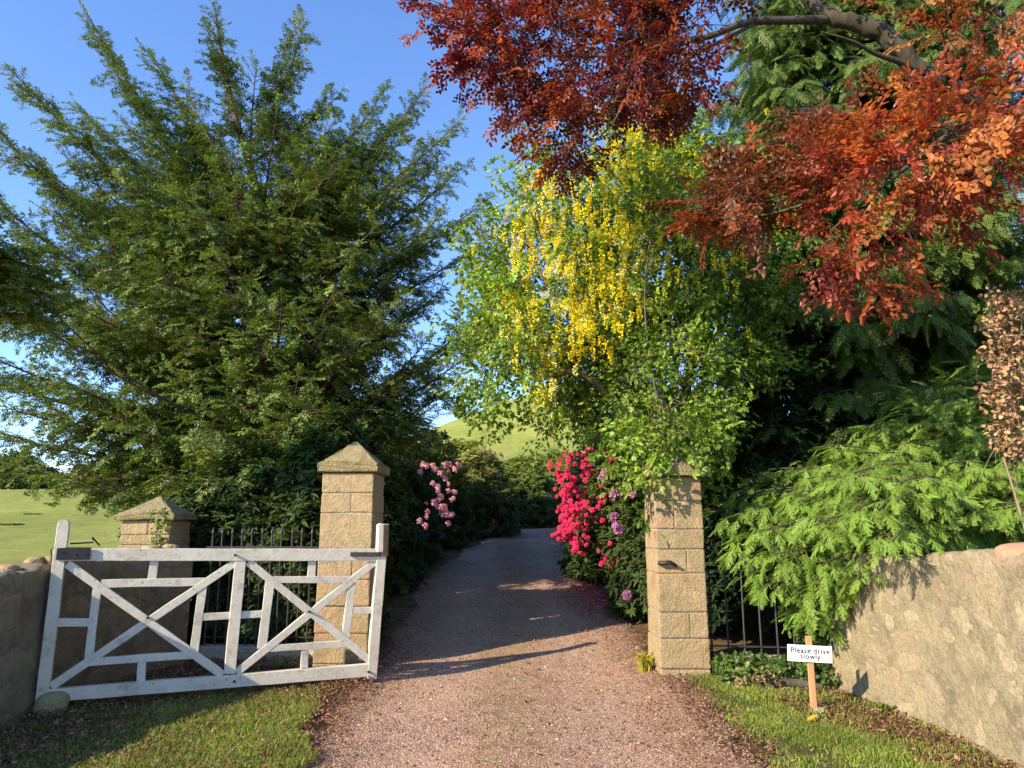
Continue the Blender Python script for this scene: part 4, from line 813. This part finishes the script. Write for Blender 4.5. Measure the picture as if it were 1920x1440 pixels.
P = [V3(-3.95+rr(-.1, .14), 8.42-rr(0, .04), rr(1.3, 1.8)) for _ in range(34)]; patch('ivy', 'thin trail of ivy climbing the low pillar behind the gate', 'ivy', P, 'ivy', .6, (.13, .19, .04), (.25, .27, .08), up=V3(0, -1, .3))
P = [V3(rr(1.55, 1.98), rr(7.68, 7.95), rzs[0]+.14+rr(0, .16)) for _ in range(10)]
# strap leaved plant by the right pillar
def strap(name, label, c, n, L, col, sp=.5, wd=.014, j=.05):
    nm = NM(); z0 = Hs(*c)
    for i in range(n):
        a = rr(0, 6.28); l_ = L*rr(.6, 1.1); k_ = 7; s = np.linspace(0, 1, k_); out = sp*rr(.5, 1.3)*l_
        cx = c[0]+rr(-j, j)+math.cos(a)*out*s**1.4; cy_ = c[1]+rr(-j, j)+math.sin(a)*out*s**1.4; cz = z0+l_*(s*1.25-.75*s**2.6); w_ = wd*(1-s**3)+.001; sx, sy = -math.sin(a), math.cos(a)
        v = np.stack([np.stack([cx-sx*w_, cy_-sy*w_, cz], 1), np.stack([cx+sx*w_, cy_+sy*w_, cz], 1)], 1).reshape(-1, 3); f = [[2*g, 2*g+1, 2*g+3, 2*g+2] for g in range(k_-1)]
        nm.add(v, f, np.array(col)*rr(.75, 1.2))
    return tag(nm.build(name, 'leaf'), label, 'plant')
strap('strap_leaf_plant', 'yellowing strap leaved plant at the inner foot of the right pillar', (1.36, 8.0), 26, .33, (.42, .38, .06), .5, .018)
strap('strap_leaf_plant', 'green strap leaved clump below the left hedge beyond the gate end', (-1.75, 9.2), 46, .42, (.13, .16, .035), .6)
strap('fern', 'leafy green tuft on the left edge of the drive where the sun strikes it', (-1.72, 12.2), 60, .3, (.16, .24, .05), .9, .02)
strap('weed_tuft', 'bright weed tuft under the crimson rhododendron', (1.55, 11.9), 40, .25, (.13, .22, .05), .9, .02)
strap('weed_tuft', 'grassy weed tuft at the foot of the right wall below the sign shadow', (3.12, 6.6), 30, .13, (.12, .2, .04), .8)
strap('weed_tuft', 'weed growing behind the bottom rail of the white gate', (-2.35, 7.95), 22, .3, (.13, .2, .04), .7)
# brown dead shrub at the right edge
ds = empty('dead_shrub', (4.1, 5.9, Hs(4.1, 5.9)), 'withered shrub with curled tan leaves above the wall at the right edge', 'shrub'); wood, leaf = NM(), NM()
bs = V3(4.1, 5.9, Hs(4.1, 5.9)); sp_ = lambda e: bs+V3((e[0]-bs[0])*.6+rr(-.2, .2), rr(-.2, .3), 2.0+rr(-.2, .2))
for q in range(3): tube(wood, bez(bs+V3(rr(-.1, .1), rr(-.1, .1), 0), bs+V3(0, 0, 1.2), bs+V3(rr(-.25, .25), rr(-.2, .2), 2.1), 8), np.linspace(.016, .008, 8), 6)
broad_crown(leaf, wood, 'broad', sp_, [W(u, v, 5.7+rr(-.1, .3)) for u, v in ((1865, 550), (1885, 600), (1900, 640), (1880, 700), (1910, 660), (1895, 740), (1870, 620), (1905, 790), (1930, 700), (1890, 770), (1940, 600), (1960, 760), (1860, 660), (1915, 560), (1870, 820), (1900, 840), (1880, 570), (1920, 720), (1860, 740), (1890, 670))], .007, .17, 12, .72, lambda q: cvar((.36, .22, .12), len(q), .2), .5, .1, 0, .82)
leaf.build('leaves', 'litter', ds); wood.build('stem', 'twig', ds, True)
for (u, v, u2, v2) in ((1740, 985, 1830, 880), (1760, 1000, 1860, 930), (1830, 950, 1905, 990), (1800, 960, 1900, 1010)): pass

# ---------- far trees
def small_tree(name, label, c, h, rad, kind, n, col, tip, mat, scale, group=None):
    x, y = c; z0 = Hs(x, y); e = empty(name, (x, y, z0), label, 'tree', group); wood, leaf = NM(), NM(); tube(wood, [(x, y, z0-.2), (x, y, z0+h*.8)], [h*.03, h*.008], 6)
    d_ = unit(rng.normal(0, 1, (n, 3))); r = rng.random(n)**.4*(1+.25*noise3(d_, int(h*10), 2.5)); P = np.stack([x+d_[:, 0]*rad*r, y+d_[:, 1]*rad*r, z0+h*.55+d_[:, 2]*h*.45*r], 1)
    if name == 'conifer_tree': P[:, :2] = (P[:, :2]-[x, y])*np.clip((z0+h-P[:, 2:])/h, .06, 1)*1.1+[x, y]
    place(leaf, kind, P, rdir(n), V3(0, 0, 1)+rng.normal(0, .3, (n, 3)), scale, cvar(col, n, .2, tip, .3)); leaf.build('crown', mat, e); wood.build('trunk', 'darkbark', e, True)
FG = 'trees along the skyline of the left field'
for i, (u, h, rad, c1, nme, lb) in enumerate(((-30, 4.2, 3.2, (.05, .08, .02), 'tree', 'rounded green tree at the left end of the field skyline'), (22, 4.6, 2.6, (.07, .11, .03), 'tree', 'pale green tree on the field skyline beside the far left edge'), (65, 3.0, 2.4, (.045, .075, .02), 'tree', 'low dark tree on the field skyline below the yew branches'), 
                                            (175, 2.8, 2.3, (.10, .022, .022), 'tree', 'dark red leaved tree on the field skyline near the yew'), (225, 3.4, 2.8, (.09, .02, .022), 'tree', 'second dark red tree nearest the low pillar cap'))):
    y = 76; x = (u-960)/1400*y; small_tree(nme, lb, (x, y), h, rad, 'broad', 900, c1, tuple(q*1.5 for q in c1), 'leaf', 4.0, FG)
small_tree('conifer_tree', 'lone pine silhouetted on the hill crest between yew and laburnum', ((862-960)/1370*158, 158), 4.8, 1.5, 'broad', 900, (.03, .05, .02), (.05, .07, .03), 'leaf', 6)
for i in range(8):
    y = rr(26, 58); x = -y*rr(.5, .68); tf = strap('rush_tuft', 'dark rush tuft in the sunlit left field', (x, y), 160, .13, (.2, .24, .08), 1.0, .04, .3); tf['group'] = 'rush tufts dotted over the left field'

# ------------------------------------------------------------------ ground cover
def blades(n, xf, yf, hmin, hmax, cols, zoff, dens=None):
    x = xf(n); y = yf(n)
    if dens is not None: m = dens(x, y) > rng.random(n); x, y = x[m], y[m]; n = len(x)
    h = rng.uniform(hmin, hmax, n); a = rng.uniform(0, 6.28, n); ln = rng.uniform(.1, .9, n)*h; b = rng.uniform(0, 6.28, n); w_ = rng.uniform(.0022, .0042, n)
    z = H(x, y)+zoff; sx, sy = np.cos(a)*w_, np.sin(a)*w_; p = np.stack([x, y, z], 1)
    m1 = p+np.stack([np.cos(b)*ln*.35, np.sin(b)*ln*.35, h*.6], 1); t1 = p+np.stack([np.cos(b)*ln, np.sin(b)*ln, h*.95], 1); s_ = np.stack([sx, sy, 0*sx], 1)
    v = np.stack([p-s_, p+s_, m1+s_*.8, m1-s_*.8, t1], 1).reshape(-1, 3); k_ = np.arange(n)*5; nm = NM(); c = np.array(cols)[rng.integers(0, len(cols), n)]*(1+rng.normal(0, .2, (n, 1))).clip(.4, 1.8)
    c = np.repeat(c, 5, 0); nm.add(v, np.stack([k_, k_+1, k_+2, k_+3], 1), c); nm.f[3].append(np.stack([k_+3, k_+2, k_+4], 1)); return nm
gcol = [(.13, .21, .026), (.19, .28, .034), (.24, .31, .048), (.29, .27, .09)]
def pn(x, y, f, s): return noise3(np.stack([x, y, 0*x], 1), s, f)
U = rng.uniform
nm = blades(150000, lambda n: U(-3.85, -1.3, n), lambda n: U(3.0, 8.0, n), .025, .075, gcol, .04, lambda x, y: np.clip(.8-.4*pn(x, y, 2.2, 5)-np.clip((y-6.4)*.7, 0, .75)-np.clip((-x-2.3)*.75, 0, .75), .05, 1)*(x < LE(y)+.02))
tag(nm.build('grass', 'grass'), kind='stuff', label='short lawn grass on the left verge before the gate', cat='grass')
nm = blades(115000, lambda n: U(1.7, 3.25, n), lambda n: U(3.0, 7.8, n), .02, .06, gcol, .015, lambda x, y: np.clip(.5-.75*pn(x, y, 2.6, 6), 0, 1)*np.where((x > RE0(y)-.05) & (x < RE1(y)+.1), 1, .22))
tag(nm.build('grass', 'grass'), kind='stuff', label='patchy grass on the right verge below the wall', cat='grass')
nm = blades(9000, lambda n: rng.normal(.05, .25, n), lambda n: U(4.3, 26, n), .01, .035, gcol, .025, lambda x, y: np.clip(-.1-1.1*pn(x, y, 2.4, 8), 0, 1)); tag(nm.build('grass', 'grass'), kind='stuff', label='thin grass sprouting along the crown of the drive', cat='grass')
def litter(n, x, y, z, smin, smax, cols, name, label, cat, mat='litter', elong=.5):
    n = len(x); s = rng.uniform(smin, smax, n); a = rng.uniform(0, 6.28, n); tl = rng.normal(0, .35, (n, 2)); d1 = np.stack([np.cos(a), np.sin(a), tl[:, 0]], 1)*s[:, None]; d2 = np.stack([-np.sin(a), np.cos(a), tl[:, 1]], 1)*(s*elong)[:, None]
    p = np.stack([x, y, z], 1); v = np.stack([p-d1, p-d2*.9-V3(0, 0, .003), p+d1, p+d2*.9-V3(0, 0, .003)], 1).reshape(-1, 3); k_ = np.arange(n)*4; nm = NM(); c = np.array(cols)[rng.integers(0, len(cols), n)]*(1+rng.normal(0, .2, (n, 1))).clip(.4, 1.8)
    nm.add(v, np.stack([k_, k_+1, k_+2, k_+3], 1), np.repeat(c, 4, 0)); return tag(nm.build(name, mat), label, cat, kind='stuff')
lc = [(.20, .10, .055), (.13, .06, .035), (.28, .16, .09), (.10, .05, .03), (.33, .2, .12), (.22, .07, .04)]
def sc(n, xf, yf, dens): x, y = xf(n), yf(n); m = dens(x, y) > rng.random(n); return x[m], y[m]
x, y = sc(24000, lambda n: U(1.45, 3.3, n), lambda n: U(3.0, 8.4, n), lambda x, y: np.clip(.55+.5*pn(x, y, 1.6, 4), 0, 1)*np.where((x > 1.9) & (x < RE1(y)), .35, 1)); litter(0, x, y, H(x, y)+U(.02, .05, len(x)), .008, .024, lc, 'leaf_litter', 'dry brown leaf litter below the right wall', 'leaf litter')
x, y = sc(30000, lambda n: U(-3.85, -1.3, n), lambda n: U(4.2, 8.5, n), lambda x, y: np.clip(.3+.4*pn(x, y, 1.3, 9)+np.clip((y-6.5)*.8, 0, .7)+np.clip((-x-2.1)*.6, 0, .6), 0, 1)); litter(0, x, y, H(x, y)+U(.06, .1, len(x)), .008, .022, lc, 'leaf_litter', 'fallen red brown leaves on the left verge under the gate', 'leaf litter')
N = 15000; yl = 3+13*rng.random(N)**1.5; el, er = drive_edges(yl); sd = rng.random(N) < .45; x = np.where(sd, el+np.abs(rng.normal(0, .27, N)), er-np.abs(rng.normal(0, .38, N))); litter(0, x, yl, H(x, yl)+U(.018, .04, N), .007, .018, lc, 'leaf_litter', 'dry leaves and crumbs gathered along the drive edges', 'leaf litter')
x = rng.normal(1.25, .28, 1600); y = rng.normal(12.0, .9, 1600); litter(0, x, y, H(x, y)+.035, .012, .028, [(.6, .04, .14), (.7, .1, .2), (.45, .03, .09)], 'fallen_petals', 'crimson petals strewn under the crimson rhododendron', 'petals', 'petal')
x = U(-1.9, 1.9, 7000); y = 4.2+20*rng.random(7000)**1.3; litter(0, x, y, H(x, y)+.045, .01, .022, lc, 'leaf_litter', 'scattered leaves on the shaded part of the drive', 'leaf litter')
# loose stones on the drive
n = 75000; y = 3.0+9.2*rng.random(n)**1.5; el, er = drive_edges(y); x = el+(er-el)*rng.random(n); s = rng.uniform(.003, .0065, n)*np.where(rng.random(n) < .02, 2.2, 1)
base = np.array([(1, 0, 0), (-.5, .87, 0), (-.5, -.87, 0), (0, 0, .8), (0, 0, -.5)]); tf = np.array([[0, 1, 3], [1, 2, 3], [2, 0, 3], [1, 0, 4], [2, 1, 4], [0, 2, 4]])
a = U(0, 6.28, n); ca, sa = np.cos(a), np.sin(a); el_ = U(.6, 1.4, n); bxv = base[None]*np.stack([el_, 1/el_, U(.5, 1, n)], 1)[:, None]
v = np.stack([bxv[..., 0]*ca[:, None]-bxv[..., 1]*sa[:, None], bxv[..., 0]*sa[:, None]+bxv[..., 1]*ca[:, None], bxv[..., 2]], -1)*s[:, None, None]+np.stack([x, y, H(x, y)+.024+.012*np.cos(((x-el)/(er-el)*2-1)*2*math.pi)], 1)[:, None]
pc = np.array([(.42, .27, .195), (.35, .22, .155), (.46, .32, .24), (.28, .17, .115), (.52, .41, .32)])[rng.integers(0, 5, n)]; nm = NM(); nm.add(v.reshape(-1, 3), (tf[None]+(np.arange(n)*5)[:, None, None]).reshape(-1, 3), np.repeat(pc, 5, 0))
tag(nm.build('loose_gravel', 'pebble'), 'loose pinkish gravel chips scattered over the drive', 'gravel', kind='stuff')
# log and yellow leaves by the railing
nm = NM(); tube(nm, catmull([(2.35, 7.3, Hs(2.35, 7.3)+.05), (2.6, 7.28, Hs(2.6, 7.28)+.07), (2.85, 7.2, Hs(2.85, 7.2)+.06)], 5), [.03, .04, .042, .04, .036, .04, .04, .038, .034, .03, .025], 9); tag(nm.build('log', 'darkbark', smooth=True), 'short dark log lying in the ivy left of the sign', 'log')
P = [(x, y, Hs(x, y)+rr(.02, .13)) for x, y in zip(rng.uniform(2.1, 2.5, 40), rng.uniform(7.3, 7.5, 40))]; patch('dead_leaf_heap', 'heap of curled pale brown leaves at the foot of the railing near the right pillar', 'leaf heap', P, 'broad', .6, (.34, .23, .14), (.2, .12, .08), 'litter')['kind'] = 'stuff'
for (u, v, lb) in ((1490, 1278, 'long yellow fallen leaf leaning on the log'), (1360, 1290, 'yellow fallen leaf just right of the right pillar foot'), (1525, 1352, 'yellow leaf on the soil in front of the sign stake')):
    Yd = 1.45/(-(ray(u, v)[2])/ray(u, v)[1]); p = W(u, v, Yd); p[2] = Hs(p[0], p[1])+.05; t = TP(); t.hexleaf(V3(0, 0, 0), V3(1, .3, .5), V3(0, -.5, 1), .13, .018, .3); v_, f_, c_ = t.done(); nm = NM(); nm.add(v_+p-V3(.06, 0, .02), f_, (.62, .42, .04)); tag(nm.build('fallen_leaf', 'leaf'), lb, 'leaf')
